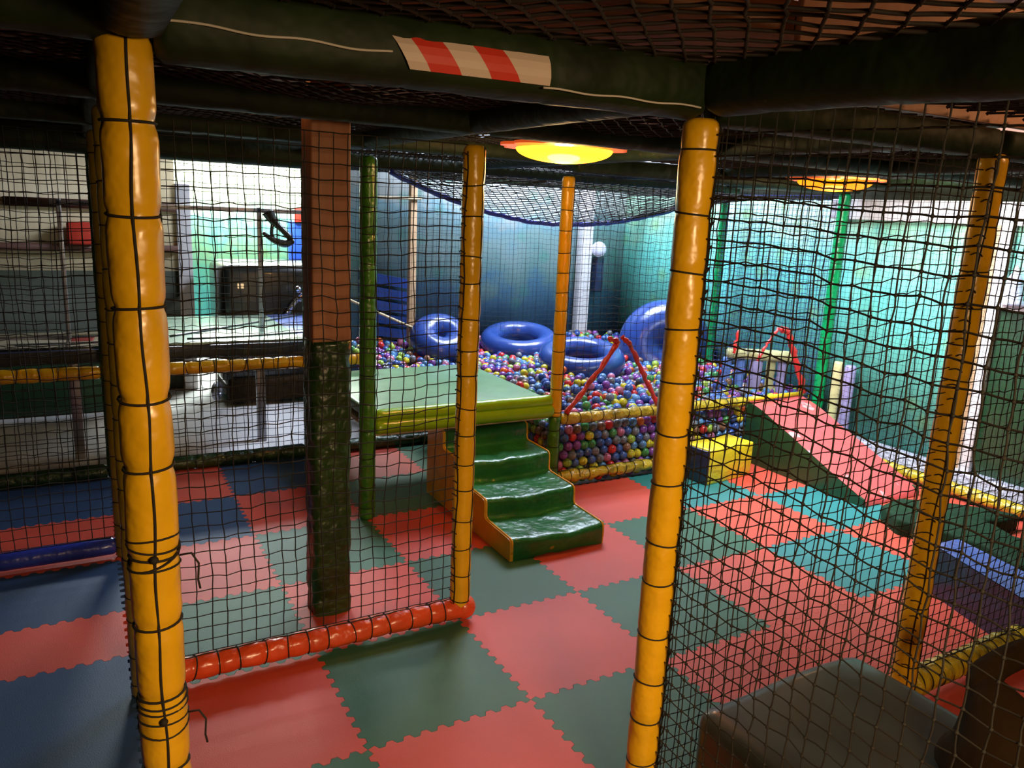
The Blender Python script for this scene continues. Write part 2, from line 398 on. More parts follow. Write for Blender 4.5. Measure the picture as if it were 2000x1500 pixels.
MATS = []
def mat(x0, y0, x1, y1, color, label):
    c = [(x0, y0), (x1, y0), (x1, y1), (x0, y1)]
    poly = []
    for i in range(4): poly += edge(c[i], c[(i + 1) % 4])
    poly = np.array(poly); ctr = np.array([(x0 + x1) / 2, (y0 + y1) / 2])
    # inset a hair so the seam shows
    nx = np.roll(poly, -1, 0) - np.roll(poly, 1, 0); nx /= np.linalg.norm(nx, axis=1)[:, None] + 1e-9
    inner = poly + np.stack([-nx[:, 1], nx[:, 0]], 1) * .0012
    n = len(poly); V = [(p[0], p[1], 0.) for p in inner] + [(p[0], p[1], -.004) for p in poly] + [(p[0], p[1], -.055) for p in poly]
    F = [list(range(n))]
    for k in (0, 1):
        for i in range(n): F.append([k * n + i, (k + 1) * n + i, (k + 1) * n + (i + 1) % n, k * n + (i + 1) % n])
    F.append([2 * n + i for i in range(n)][::-1])
    o = MB().add(V, F).build('foam_mat', M['mat_' + color], origin=(x0, y0, 0.), smooth=False)
    tag(o, label, 'floor mat', 'interlocking foam floor mats')

ORD = ['first', 'second', 'third', 'fourth', 'fifth', 'sixth', 'seventh', 'eighth', 'ninth']
def rowname(j):
    if j >= 0: return f'{ORD[j]} row behind red rail'
    return f'{ORD[-j-1]} row before red rail'
def colname(i):
    if i >= 0: return f'{ORD[i]} right of its slim end post'
    return f'{ORD[-i-1]} left of its slim end post'
for i in range(-2, 6):
    for j in range(-4, 4):
        if i >= 2 and j >= 2: continue
        red = (i + j) % 2 != 0
        if (i, j) in ((2, -2), (3, -2), (5, -1), (4, -2), (3, -3), (1, -3)): red = True
        c = 'red' if red else ('teal' if i >= 3 and j >= -1 else 'green')
        if not red and i < 0 and j >= 2: c = 'blue'
        mat(i, j, i + 1, j + 1, c, f'{c} foam mat, {rowname(j)}, {colname(i)}')
rows = [(-3., -2.), (-2., -1.), (-1., .47), (.47, 1.07), (1.07, 1.93), (1.93, 2.93), (2.93, 4.)]
cc = ['blue', 'red', 'blue', 'red', 'blue', 'red', 'blue']
lbl = ['blue foam mat nearest the viewer outside the side bay', 'red foam mat before the dark blue corner mat in the side bay',
       'dark blue foam mat nearest the big yellow corner post foot', 'red foam mat strip between the two blue mats in the side bay', 'dark blue foam mat just in front of the blue floor rail',
       'pinkish red foam mat under the blue floor rail', 'blue foam mat against the dark green rail in the side bay']
for (a, b), c, l in zip(rows, cc, lbl):
    mat(-3.05, a, -2.05, b, c, l + ', beside posts')
    mat(-4.05, a, -3.05, b, c, l + ', outer')

# ------------------------------------------------------------------ padded tubes
def basis(d):
    d = np.asarray(d, float); d /= np.linalg.norm(d)
    ref = np.array([0, 0, 1.]) if abs(d[2]) < .8 else np.array([1., 0, 0])
    u = np.cross(ref, d); u /= np.linalg.norm(u); w = np.cross(d, u); return d, u, w

def rings_for(L, pitch, rs):
    r = []; t = pitch * .35
    while t < L - pitch * .25:
        r.append(t + rs.uniform(-.12, .12) * pitch)
        t += pitch
    return r

def pad_mesh(mb, p0, p1, r, rings, seg=22, pinch=.10, rs=None, lump=.03, mi=0, sq=0.):
    p0 = np.array(p0, float); p1 = np.array(p1, float); L = np.linalg.norm(p1 - p0); d, u, w = basis(p1 - p0)
    ts = {0., .012, .03, L - .03, L - .012, L}
    for q in rings:
        for e in (-.07, -.045, -.025, -.012, 0, .012, .025, .045, .07): ts.add(min(max(q + e, 0), L))
    for q in np.arange(0, L, .08): ts.add(float(q))
    ts = sorted(ts); keep = [ts[0]]
    for t in ts[1:]:
        if t - keep[-1] > .006: keep.append(t)
    ts = np.array(keep); rr = np.full(len(ts), r)
    for q in rings: rr *= 1 - pinch * np.exp(-((ts - q) / .022) ** 2)
    endf = np.minimum(ts, L - ts); rr *= np.where(endf < .03, .72 + .28 * np.sqrt(np.clip(endf / .03, 0, 1)), 1)
    a = np.linspace(0, 2 * math.pi, seg, endpoint=False)
    ph = rs.uniform(0, 6.28, 6)
    A, T = np.meshgrid(a, ts)
    mod = 1 + lump * (np.sin(2 * A + T * 7 + ph[0]) * .5 + np.sin(3 * A - T * 13 + ph[1]) * .35 + np.sin(T * 21 + ph[2]) * .4 + .3 * np.sin(5 * A + T * 31 + ph[3]))
    if sq: mod = mod * (1 + sq * (1 / np.maximum(abs(np.cos(A)), abs(np.sin(A))) - 1))
    Rr = rr[:, None] * mod
    V = p0 + T[..., None] * d + Rr[..., None] * (np.cos(A)[..., None] * u + np.sin(A)[..., None] * w)
    n, s = A.shape; F = []
    for i in range(n - 1):
        for k in range(s): F.append([i * s + k, i * s + (k + 1) % s, (i + 1) * s + (k + 1) % s, (i + 1) * s + k])
    F.append(list(range(s))[::-1]); F.append([(n - 1) * s + k for k in range(s)])
    mb.add(V.reshape(-1, 3), F, mi)

def cords(mb, p0, p1, r, rings, rs, face=None, cr=.0042, lace=True, tilt=.01, loops=None):
    p0 = np.array(p0, float); p1 = np.array(p1, float); L = np.linalg.norm(p1 - p0); d, u, w = basis(p1 - p0)
    for q in rings:
        if q < .01 or q > L - .01: continue
        a = np.linspace(0, 2 * math.pi, 20, endpoint=False); ph = rs.uniform(0, 6.28); k = rs.uniform(-tilt, tilt)
        R = r * .925 + cr * .6
        pts = [p0 + d * (q + k * math.sin(x + ph)) + R * (math.cos(x) * u + math.sin(x) * w) for x in a]
        mb.tube(pts, cr, 5, closed=True)
    if lace and face is not None:
        f = np.asarray(face, float); f = f - d * (f @ d); f /= np.linalg.norm(f); g = np.cross(d, f)
        t = np.arange(.02, L - .01, .03); pts = []
        for x in t:
            pin = 1.
            for q in rings: pin *= 1 - .07 * math.exp(-((x - q) / .03) ** 2)
            ang = .06 * math.sin(x * 5.1 + q) + .03 * math.sin(x * 17)
            pts.append(p0 + d * x + (r * pin + cr * .4) * (math.cos(ang) * f + math.sin(ang) * g))
        mb.tube(pts, cr, 5)
    if loops is not None:
        f = np.asarray(loops, float); f = f - d * (f @ d); f /= np.linalg.norm(f); g = np.cross(d, f)
        x = .05
        lp = [p0 + d * q + (r * .98 + cr * .6 + .004 * abs(math.sin(q * 19))) * (math.cos(.10 * math.sin(q * 9)) * f + math.sin(.10 * math.sin(q * 9)) * g) for q in np.arange(.02, L - .02, .02)]
        mb.tube(lp, cr * .9, 5)
        while x < L - .05:
            sg = 1 if (f @ np.array([1., -.3, 0])) < 0 else -1
            span = rs.uniform(.5, .9) * -sg
            pts = []
            for k in range(7):
                e = k / 6; an = span * (e - .15); rad = r * 1.0 + cr + .012 * math.sin(e * math.pi)
                pts.append(p0 + d * (x + .012 * math.sin(e * 4) + .014 * e) + rad * (math.cos(an) * f + math.sin(an) * g))
            mb.tube(pts, cr * .85, 5); x += rs.uniform(.075, .10)

def to_cam(x, y): return (C[0] - x, C[1] - y, 0)

def padded_post(name, label, x, y, segs, r=.072, pitch=.23, face=None, loops=None, seed=0, group='padded posts of the play frame', cr=.0042, lump=.03, pinch=.06):
    rs = np.random.default_rng(seed)
    t = thing(name, label, 'post', (x, y, 0), group)
    cm = MB()
    for z0, z1, m in segs:
        rings = rings_for(z1 - z0, pitch, rs)
        mb = MB(); pad_mesh(mb, (x, y, z0), (x, y, z1), r, rings, rs=rs, lump=lump, pinch=pinch)
        mb.build('padding', M[m], t)
        cords(cm, (x, y, z0), (x, y, z1), r, rings, rs, face=face, loops=loops, lace=face is not None, cr=cr)
    cm.build('lacing_cord', M['cord'], t)
    return t
_pp = padded_post
def padded_post(name, label, x, y, segs, face=None, **k):
    if face is None: face = (.55, -.83, 0)
    return _pp(name, label, x, y, segs, face=face, **k)

padded_post('padded_post', 'big yellow padded corner post nearest the viewer with faded patches', -2.02, -2, [(0, 3.31, 'yellow')], face=to_cam(-2.2, -2), seed=3, pitch=.25, pinch=.12)
def tails():
    t = [o for o in bpy.data.objects if o.name == 'padded_post'][0]; rs = np.random.default_rng(8)
    for zc, x0 in ((1.83, 0), (1.27, 0)):
        cm = MB(); cx, cy = -2.02, -2
        for k in range(4):
            z = zc + (-.05, -.02, .02, .045)[k]; tl = rs.uniform(-.025, .025)
            a = np.linspace(0, 2 * math.pi, 24, endpoint=False)
            cm.tube([(cx + .073 * math.cos(q), cy + .073 * math.sin(q), z + tl * math.sin(q + k)) for q in a], .0035, 5, closed=True)
        cm.sphere((cx - .005, cy - .077, zc), .013, 8, 6)
        cm.tube([(cx + .07, cy - .03, zc - .02), (cx + .10, cy - .05, zc - .01), (cx + .12, cy - .05, zc - .05), (cx + .115, cy - .06, zc - .10), (cx + .12, cy - .06, zc - .13)], .0035, 5)
        cm.build('knotted_cord', M['cord'], t)
tails()
padded_post('padded_post', 'dull yellow padded post behind the big corner post, at the end of the red rail', -2, 0, [(0, 3.25, 'yellow_dim')], seed=4, r=.066, loops=(1, -.3, 0), pitch=.2)
padded_post('padded_post', 'dark brownish yellow padded post at the inner end of the blue floor rail', -2, 2, [(0, 3.25, 'yellow_dim')], seed=5, r=.066, loops=(1, -1, 0), pitch=.2)
padded_post('padded_post', 'slim yellow padded post rising from the end of the red floor rail', 0, 0, [(.1, 3.22, 'yellow')], seed=6, r=.07, pitch=.2, loops=(-.9, -.5, 0))
padded_post('padded_post', 'yellow padded post with hooked net ties at the near corner of the black net', 0, -2, [(0, 3.25, 'yellow')], seed=7, r=.072, pitch=.235, loops=(.75, -.72, 0))
padded_post('padded_post', 'yellow padded post seen through two nets, joined to the yellow-brown floor rail', 2, -2, [(0, 3.25, 'yellow')], seed=8, r=.07, pitch=.2, loops=(-.8, -.8, 0))
padded_post('padded_post', 'mid green padded post at the corner of the green platform, beside the square pillar', 0, 2, [(0, 3.22, 'green_post')], seed=9, r=.075, pitch=.25)
padded_post('padded_post', 'post at the ball pit corner, yellow above and green below', 2, 2, [(0, .8, 'green_post'), (.8, 3.18, 'yellow')], seed=10, r=.066, pitch=.2)
padded_post('padded_post', 'dark green padded post behind the wooden pillar, beside the glossy table', 0, 4, [(0, 3.22, 'dgreen')], seed=11, r=.07)
padded_post('padded_post', 'dark green padded post behind the brownish yellow post of the side bay', -2, 4, [(0, 3.22, 'dgreen')], seed=12, r=.06)
padded_post('padded_post', 'green padded post at the far corner of the green platform', 2, 4, [(0, 3.22, 'green_post')], seed=13, r=.06)
padded_post('padded_post', 'bright emerald padded post by the top of the red slide', 6, 2, [(0, 3.22, 'emerald')], seed=14, r=.07)
padded_post('padded_post', 'thin emerald padded post standing among the balls by the teal wall', 6, 4, [(0, 3.22, 'emerald')], seed=15, r=.06)

def padded_rail(label, p0, p1, m, r=.07, pitch=.13, seed=0, lump=.05, group='padded rails of the play frame', cat='rail', name='padded_rail', pinch=.10, cr=.004):
    rs = np.random.default_rng(seed)
    t = thing(name, label, cat, tuple(p0), group)
    L = np.linalg.norm(np.array(p1) - np.array(p0)); rings = rings_for(L, pitch, rs)
    mb = MB(); pad_mesh(mb, p0, p1, r, rings, rs=rs, lump=lump, pinch=pinch); mb.build('padding', M[m], t)
    cm = MB(); cords(cm, p0, p1, r, rings, rs, face=(0, 0, 1) if abs(p1[2] - p0[2]) < .5 else None, lace=True, cr=cr, tilt=.02)
    cm.build('lacing_cord', M['cord'], t)
    return t
t = padded_rail('shiny orange-red padded floor rail between two yellow posts', (-1.92, 0, .10), (.02, 0, .10), 'red_rail', r=.075, pitch=.135, seed=21)
MB().sphere((.03, 0, .10), .088, 16, 12).build('end_cap', M['red_rail'], t)
padded_rail('blue padded floor rail in the side bay', (-4., 2, .10), (-2.06, 2, .10), 'blue_rail', r=.07, pitch=.9, seed=22, lump=.02)
padded_rail('dark green floor rail along the back of the side bay', (-4., 4, .07), (-2.06, 4, .07), 'dgreen', r=.075, pitch=.3, seed=23)
padded_rail('dark green floor rail below the glossy table, ending at the post behind the pillar', (-1.94, 4, .07), (-.06, 4, .07), 'dgreen', r=.075, pitch=.3, seed=24)
padded_rail('dark green floor rail under the back of the green platform', (.06, 4, .07), (1.94, 4, .07), 'dgreen', r=.075, pitch=.3, seed=25)
padded_rail('dull yellow padded rail at table height in the side bay', (-4., 4, 1.1), (-2.06, 4, 1.1), 'yellow', r=.068, pitch=.17, seed=26, lump=.06)
padded_rail('orange-yellow padded rail below the dark edge of the glossy table', (-1.94, 4, 1.1), (.72, 4, 1.1), 'yellow', r=.068, pitch=.15, seed=27, lump=.06)
padded_rail('upper yellow rail holding the net in front of the balls', (2.06, 2, .76), (4.72, 2, .74), 'yellow_dirty', r=.06, pitch=.16, seed=28, lump=.09)
padded_rail('lower crumpled yellow rail on the floor in front of the balls', (2.06, 2, .12), (5.95, 2, .12), 'yellow_dirty', r=.062, pitch=.12, seed=29, lump=.16)
padded_rail('yellow floor rail along the foot of the teal wall', (6, 1.93, .1), (6, -4, .1), 'yellow_dirty', r=.07, pitch=.14, seed=30, lump=.10)
padded_rail('yellow-brown floor rail with glossy highlights beside the black padded block', (2.07, -2, .13), (4.6, -2, .13), 'yellow_dirty', r=.085, pitch=.10, seed=31, lump=.10)

# overhead beams -------------------------------------------------
def beam(label, p0, p1, w=.075, h=.085, z=3.365, m='bgreen', pinch=.03):
    rs = np.random.default_rng(int(abs(p0[0] * 13 + p0[1] * 7 + p1[0] * 3 + p1[1] * 5) * 10))
    t = thing('overhead_beam', label, 'beam', (p0[0], p0[1], z), 'green padded overhead beams')
    L = math.hypot(p1[0] - p0[0], p1[1] - p0[1])
    mb = MB(); pad_mesh(mb, (p0[0], p0[1], z), (p1[0], p1[1], z), h, rings_for(L, .5, rs), rs=rs, pinch=.03, lump=.02, sq=.35)
    mb.build('padding', M[m], t); return t
bt = beam('green overhead beam across the front bay carrying red and white striped tape', (-1.95, -2), (-.05, -2), h=.115, z=3.355)
beam('dark green overhead beam joining the two yellow posts of the black net wall', (.05, -2), (1.95, -2), h=.075, z=3.30)
beam('dark green overhead beam leading out of view from the big yellow corner post', (-5, -2), (-2.02, -2))
beam('dark green overhead beam running towards the viewer above the coarse net', (0, -5.5), (0, -2.08), h=.105, z=3.36)
beam('dark green overhead beam running towards the viewer above the big yellow corner post', (-2, -5.5), (-2, -2.08))
beam('dark green overhead beam continuing behind the net from the far yellow post', (2.02, -2), (6.2, -2), h=.075, z=3.30)
beam('dark green overhead beam above the red floor rail', (-4, 0), (0, 0))
beam('dark green overhead beam crossing above the floor mats towards the teal wall', (.1, 0), (6.2, 0))
beam('dark green overhead beam above the front edge of the green platform', (-4, 2), (1.95, 2))
beam('dark green overhead beam above the front rails of the ball pit', (2.05, 2), (6.2, 2), z=3.30)
beam('dark green overhead beam above the glossy table', (-4, 4), (0, 4), z=3.28, h=.12)
beam('dark green overhead beam above the back of the green platform', (.06, 4), (6.2, 4), z=3.30)
beam('dark green overhead beam at the back of the ball pit', (2, 6), (6.2, 6), z=3.30)
beam('dark green cross beam above the slim yellow post', (0, -1.94), (0, 3.9), z=3.37)
beam('dark green cross beam above the yellow and green ball pit post', (2, -1.9), (2, 5.9), z=3.37)
beam('dark green cross beam above the hanging nets near the slide', (4, -1.9), (4, 5.9), z=3.37)
beam('dark green cross beam along the top of the teal wall', (6, -1.9), (6, 5.9), z=3.37)
beam('dark green cross beam above the dull yellow posts', (-2, -1.9), (-2, 3.9), z=3.37)
# striped tape stuck on the front beam
yf = -2.121
tp = MB(); zt, zb = 3.375, 3.285
n = 5; x0, x1 = -1.32, -.80; w = (x1 - x0) / n; sh = .07
cuts = [x0 + .0] + [x0 + w * (k + .55) for k in range(4)] + [x1 + .02]
def tz(v): return zb + (zt - zb) * v
for k in range(5):
    a, b = cuts[k], cuts[k + 1]
    lo = [a + (sh if k else .06), b + (sh if k < 4 else .01)]; 
    for q in range(4):
        v0, v1 = q / 4, (q + 1) / 4
        def X(e, v): 
            top = (a, b)[e]; bot = lo[e]; return bot + (top - bot) * v
        yy = [yf - .004 + .012 * (abs(v - .5) * 2) ** 3 for v in (v0, v1)]
        tp.add([(X(0, v0), yy[0], tz(v0)), (X(1, v0), yy[0], tz(v0)), (X(1, v1), yy[1], tz(v1)), (X(0, v1), yy[1], tz(v1))], [[0, 1, 2, 3]], k % 2)
tag(tp.build('warning_tape', [M['tape_white'], M['tape_red']], bt), 'red and white striped warning tape')
MB().add([(-1.985, yf - .004, 3.40), (-1.945, yf - .004, 3.40), (-1.945, yf - .004, 3.345), (-1.97, yf - .004, 3.325), (-1.985, yf - .004, 3.345)], [[0, 1, 2, 3, 4][::-1]]).build('tape_scrap', M['tape_white'], bt)
pts = [(x, yf - .004, 3.335 - .012 * math.sin((x + 2) * 2.2) + .004 * math.sin(x * 23)) for x in np.arange(-1.94, -1.3, .02)]
MB().tube(pts, .0035, 5).build('pale_seam', M['white_cord'], bt)
pts = [(x, yf - .002, 3.275 + .003 * math.sin(x * 23)) for x in np.arange(-.8, -.1, .02)]
MB().tube(pts, .0035, 5).build('pale_seam', M['white_cord'], bt)

# ------------------------------------------------------------------ nets
def segs_to_mesh(mb, A, B, r):
    A = np.asarray(A, float); B = np.asarray(B, float); d = B - A; L = np.linalg.norm(d, axis=1); ok = L > 1e-6
    A, B, d, L = A[ok], B[ok], d[ok], L[ok]; d = d / L[:, None]
    ref = np.where(np.abs(d[:, 2:3]) < .8, np.array([[0, 0, 1.]]), np.array([[1., 0, 0]]))
    u = np.cross(d, ref); u /= np.linalg.norm(u, axis=1)[:, None]; w = np.cross(d, u)
    o = np.stack([u, w, -u, -w], 1) * r
    V = np.concatenate([A[:, None] + o, B[:, None] + o], 1).reshape(-1, 3)
    k = np.arange(len(A))[:, None, None] * 8
    F = np.array([[0, 1, 5, 4], [1, 2, 6, 5], [2, 3, 7, 6], [3, 0, 4, 7]])[None] + k
    mb.add(V, F.reshape(-1, 4))
def knots_to_mesh(mb, P, r):
    P = np.asarray(P, float)
    o = np.array([[1, 0, 0], [-1, 0, 0], [0, 1, 0], [0, -1, 0], [0, 0, 1], [0, 0, -1]]) * r
    V = (P[:, None] + o[None]).reshape(-1, 3)
    f = np.array([[0, 2, 4], [2, 1, 4], [1, 3, 4], [3, 0, 4], [2, 0, 5], [1, 2, 5], [3, 1, 5], [0, 3, 5]])
    F = f[None] + np.arange(len(P))[:, None, None] * 6
    mb.add(V, F.reshape(-1, 3))

def net(label, O, U, Vv, pitch=.083, r=.0033, seed=0, sag=.02, bow=.04, keep=None, m='cord', knot=2.0, diamond=False, jitter=.0045, border=True, group='black rope nets', kinkz=0.0, wave=.012):
    rs = np.random.default_rng(seed)
    O = np.array(O, float); U = np.array(U, float); Vv = np.array(Vv, float)
    lu = np.linalg.norm(U); lv = np.linalg.norm(Vv); u = U / lu; v = Vv / lv; nrm = np.cross(u, v)
    if not diamond:
        nu = max(2, int(round(lu / pitch))); nv = max(2, int(round(lv / pitch)))
        I, J = np.meshgrid(np.arange(nu + 1), np.arange(nv + 1), indexing='ij'); a = I * (lu / nu); b = J * (lv / nv)
        nb = [((slice(0, -1), slice(None)), (slice(1, None), slice(None))), ((slice(None), slice(0, -1)), (slice(None), slice(1, None)))]
    else:
        q = pitch / math.sqrt(2) ; nu = int(lu / q); nv = int(lv / q)
        I, J = np.meshgrid(np.arange(nu + 1), np.arange(nv + 1), indexing='ij'); a = I * (lu / nu); b = J * (lv / nv)
        nb = [((slice(0, -1), slice(0, -1)), (slice(1, None), slice(1, None))), ((slice(0, -1), slice(1, None)), (slice(1, None), slice(0, -1)))]
    fa = a / lu; fb = b / lv
    edge_ = np.minimum(np.minimum(fa, 1 - fa) * 6, 1) * np.minimum(np.minimum(fb, 1 - fb) * 6, 1)
    ph = rs.uniform(0, 6.28, 8)
    low = np.sin(a * 2.1 + b * 1.3 + ph[0]) + np.sin(a * 3.7 - b * 2.2 + ph[1]) * .6 + np.sin(b * 4.6 + ph[2]) * .4
    du = (rs.normal(0, jitter, a.shape) * .6 + .012 * np.sin(b * 3.1 + a * 2 + ph[3])) * edge_
    dv = (rs.normal(0, jitter, a.shape) * .6 + wave * np.sin(a * 5.3 + ph[4] + b) + .006 * np.sin(a * 31 + b * 3 + ph[5])) * edge_ - sag * np.sin(math.pi * fa) * np.sin(math.pi * fb)
    dn = bow * low * .25 * edge_ + rs.normal(0, jitter * .6, a.shape) * edge_
    P = O + (a + du)[..., None] * u + (b + dv)[..., None] * v + dn[..., None] * nrm
    K = np.ones(a.shape, bool) if keep is None else keep(a, b)
    if diamond: K = K & (((I + J) % 2) == 0)
    mb = MB()
    for s0, s1 in nb:
        ok = K[s0] & K[s1]
        A = P[s0][ok]; B = P[s1][ok]
        if not len(A): continue
        mid = (A + B) / 2 + rs.normal(0, jitter * .30, A.shape)
        segs_to_mesh(mb, A, mid, r); segs_to_mesh(mb, mid, B, r)
    if knot: knots_to_mesh(mb, P[K], r * knot)
    o = mb.build('rope_net', M[m], smooth=True, origin=tuple(O))
    tag(o, label, 'net', group)
    return o

net('black net wall above the orange-red rail, between slim yellow and dull yellow posts', (-1.95, 0, .19), (1.90, 0, 0), (0, 0, 3.03), seed=1)
net('black net wall between the two yellow posts on the viewer side of the slide', (.05, -2, .12), (1.9, 0, 0), (0, 0, 3.12), seed=2, pitch=.070, jitter=.004, r=.0031)
net('black net wall beyond the far yellow post, above the yellow-brown rail', (2.05, -2, .22), (3.6, 0, 0), (0, 0, 3.0), seed=3, pitch=.070, r=.0031)
net('coarse black net hanging closest to the viewer above the black padded block', (0.02, -2.05, .02), (0, -3., 0), (0, 0, 3.25), seed=4, pitch=.079, r=.0035, knot=2.9, jitter=.005)
net('black net wall above the blue floor rail in the side bay', (-4, 2, .18), (1.95, 0, 0), (0, 0, 3.05), seed=5)
net('black net wall between the dark green floor rail and the beam in the side bay', (-4, 4, .12), (1.95, 0, 0), (0, 0, 3.1), seed=6)
net('black net wall in front of the glossy table and the bright mural', (-1.95, 4, .12), (1.9, 0, 0), (0, 0, 3.1), seed=7)
net('black net wall behind the green platform', (.05, 4, 1.0), (1.9, 0, 0), (0, 0, 2.2), seed=8, r=.0018, knot=0)
def hole_y2(a, b):
    x = a + 2.05; z = b + .84
    t1 = (z < 1.56) & (x > 2.72 - (1.58 - z) * .72) & (x < 2.74 + (1.58 - z) * .74)
    t2 = (z < 1.6) & (x > 4.95 - (1.6 - z) * .25) & (x < 5.24 + (1.6 - z) * .55)
    return ~(t1 | t2)
net('black net wall in front of the ball pit with two openings edged in red', (2.05, 2, .84), (3.9, 0, 0), (0, 0, 2.35), seed=9, r=.0026, knot=1.6, keep=hole_y2)
net('fine black net holding the balls back below the upper yellow rail', (2.05, 1.985, .16), (3.9, 0, 0), (0, 0, .58), seed=10, r=.0016, pitch=.07, knot=0, bow=.01)
net('fine black net on the open side of the ball pit under the green platform', (2., 2.06, .06), (0, 1.9, 0), (0, 0, .78), seed=11, r=.0016, pitch=.07, knot=0, bow=.01)
net('fine black net in front of the blue mural wall', (2.1, 6.05, .8), (3.85, 0, 0), (0, 0, 2.4), seed=12, r=.0016, pitch=.075, knot=0)
net('blue-tinted net panel between the two emerald posts', (5.95, 3.93, .6), (0, -1.86, 0), (0, 0, 2.6), seed=13, r=.0030, pitch=.06, knot=0, m='cord_blue')
net('fine black net over the teal wall beside the far yellow post', (6.0, 1.93, .2), (0, -4., 0), (0, 0, 3.0), seed=14, r=.0017, pitch=.06, knot=0)
net('fine black net over the blue corner beyond the thin emerald post', (6.0, 6., .7), (0, -1.95, 0), (0, 0, 2.5), seed=15, r=.0016, pitch=.07, knot=0)
# ceiling nets
g2 = 'diamond nets under the upper deck'
net('dark diamond net overhead, nearest the viewer above the black padded block', (.08, -5.4, 3.43), (4.5, 0, 0), (0, 3.35, 0), seed=31, pitch=.115, r=.0062, diamond=True, knot=1.9, m='cord_brown', bow=.12, group=g2)
net('dark diamond net overhead, in front of the beam with the striped tape', (-1.92, -5.4, 3.43), (1.85, 0, 0), (0, 3.35, 0), seed=32, pitch=.10, r=.0062, diamond=True, knot=1.9, m='cord_brown', bow=.1, group=g2)
net('dark diamond net overhead between the taped beam and the red floor rail', (-3.9, -1.92, 3.40), (3.85, 0, 0), (0, 3.85, 0), seed=33, pitch=.09, r=.006, diamond=True, knot=0, m='cord_brown', bow=.1, group=g2)
net('brown diamond net around the glowing round ceiling lamp', (.08, -1.92, 3.40), (1.85, 0, 0), (0, 3.85, 0), seed=34, pitch=.085, r=.0055, diamond=True, knot=0, m='cord_brown', bow=.08, group=g2)
net('dark diamond net overhead between the round ceiling lamps', (2.08, -1.92, 3.38), (3.9, 0, 0), (0, 3.85, 0), seed=35, pitch=.085, r=.0055, diamond=True, knot=0, m='cord_brown', bow=.08, group=g2)
net('dark diamond net overhead above the green platform', (.06, 2.06, 3.36), (1.9, 0, 0), (0, 1.9, 0), seed=36, pitch=.08, r=.006, diamond=True, knot=0, bow=.08, group=g2)
net('dark diamond net overhead above the balls, lit from above', (2.06, 2.06, 3.32), (3.9, 0, 0), (0, 1.9, 0), seed=37, pitch=.075, r=.0065, diamond=True, knot=0, bow=.12, group=g2)
net('dark diamond net overhead above the blue rings at the back of the ball pit', (.9, 4.06, 3.30), (5.0, 0, 0), (0, 2.5, 0), seed=38, pitch=.075, r=.0065, diamond=True, knot=0, bow=.12, group=g2)

# sagging hammock net with blue rim
def hammock():
    rs = np.random.default_rng(5); nu, nv = 90, 26
    P = np.zeros((nu + 1, nv + 1, 3))
    for i in range(nu + 1):
        for j in range(nv + 1):
            a = i / nu; b = j / nv
            x = .9 + a * 5.0; y = 3.95 - .0 * b - 1.7 * b
            z = 3.2 - .50 * math.sin(math.pi * (a ** .9)) * (1 - b) ** 1.1 - .06 * b
            P[i, j] = (x, y, z + rs.normal(0, .004))
    mb = MB(); K = (np.add.outer(np.arange(nu + 1), np.arange(nv + 1)) % 2 == 0)
    A = P[:-1, :-1]; B = P[1:, 1:]; k = K[:-1, :-1]
    segs_to_mesh(mb, A[k], B[k], .0052)
    A = P[:-1, 1:]; B = P[1:, :-1]; k = K[:-1, 1:]
    segs_to_mesh(mb, A[k], B[k], .0052)
    t = thing('hammock_net', 'sagging dark net with a blue padded rim slung above the ball pit', 'net', tuple(P[0, 0]))
    mb.build('netting', M['cord'], t)
    MB().tube(P[:, 0], .03, 10).build('rim', M['blue_rail'], t)
hammock()

# red straps edging the two openings
def strap(label, pts, r=.03, seed=0):
    rs = np.random.default_rng(seed); pts = np.array(pts, float)
    out = [];
    for i in range(len(pts) - 1):
        for k in range(8): out.append(pts[i] + (pts[i + 1] - pts[i]) * k / 8 + rs.normal(0, .006, 3))
    out.append(pts[-1]); rr = r * (1 + .22 * np.sin(np.arange(len(out)) * 1.7 + seed))
    tag(MB().tube(out, rr, 8).build('net_edge_strap', M['strap'], origin=tuple(pts[0])), label, 'strap', 'red straps edging the net openings')
strap('crumpled red strap slanting down to the corner post of the ball pit', [(2.12, 1.97, .82), (2.42, 1.96, 1.18), (2.70, 1.95, 1.56), (2.58, 1.95, 1.60)], .027, 1)
strap('red strap slanting down beside the big blue ring', [(2.76, 1.95, 1.60), (2.86, 1.95, 1.52), (3.12, 1.96, 1.12), (3.34, 1.97, .80)], .027, 2)
strap('bright red strap hanging above the red slide', [(5.08, 1.93, 1.62), (5.22, 1.93, 1.58), (5.40, 1.93, 1.25), (5.66, 1.95, .80)], .038, 3)
strap('thin pink-red strap hanging beside the bright red one above the slide', [(5.06, 1.95, 1.62), (4.88, 1.95, 1.42), (4.78, 1.95, 1.24)], .018, 4)
strap('short faded pink strap hanging highest over the cream roller', [(4.42, 1.95, 1.62), (4.38, 1.95, 1.35)], .02, 5)

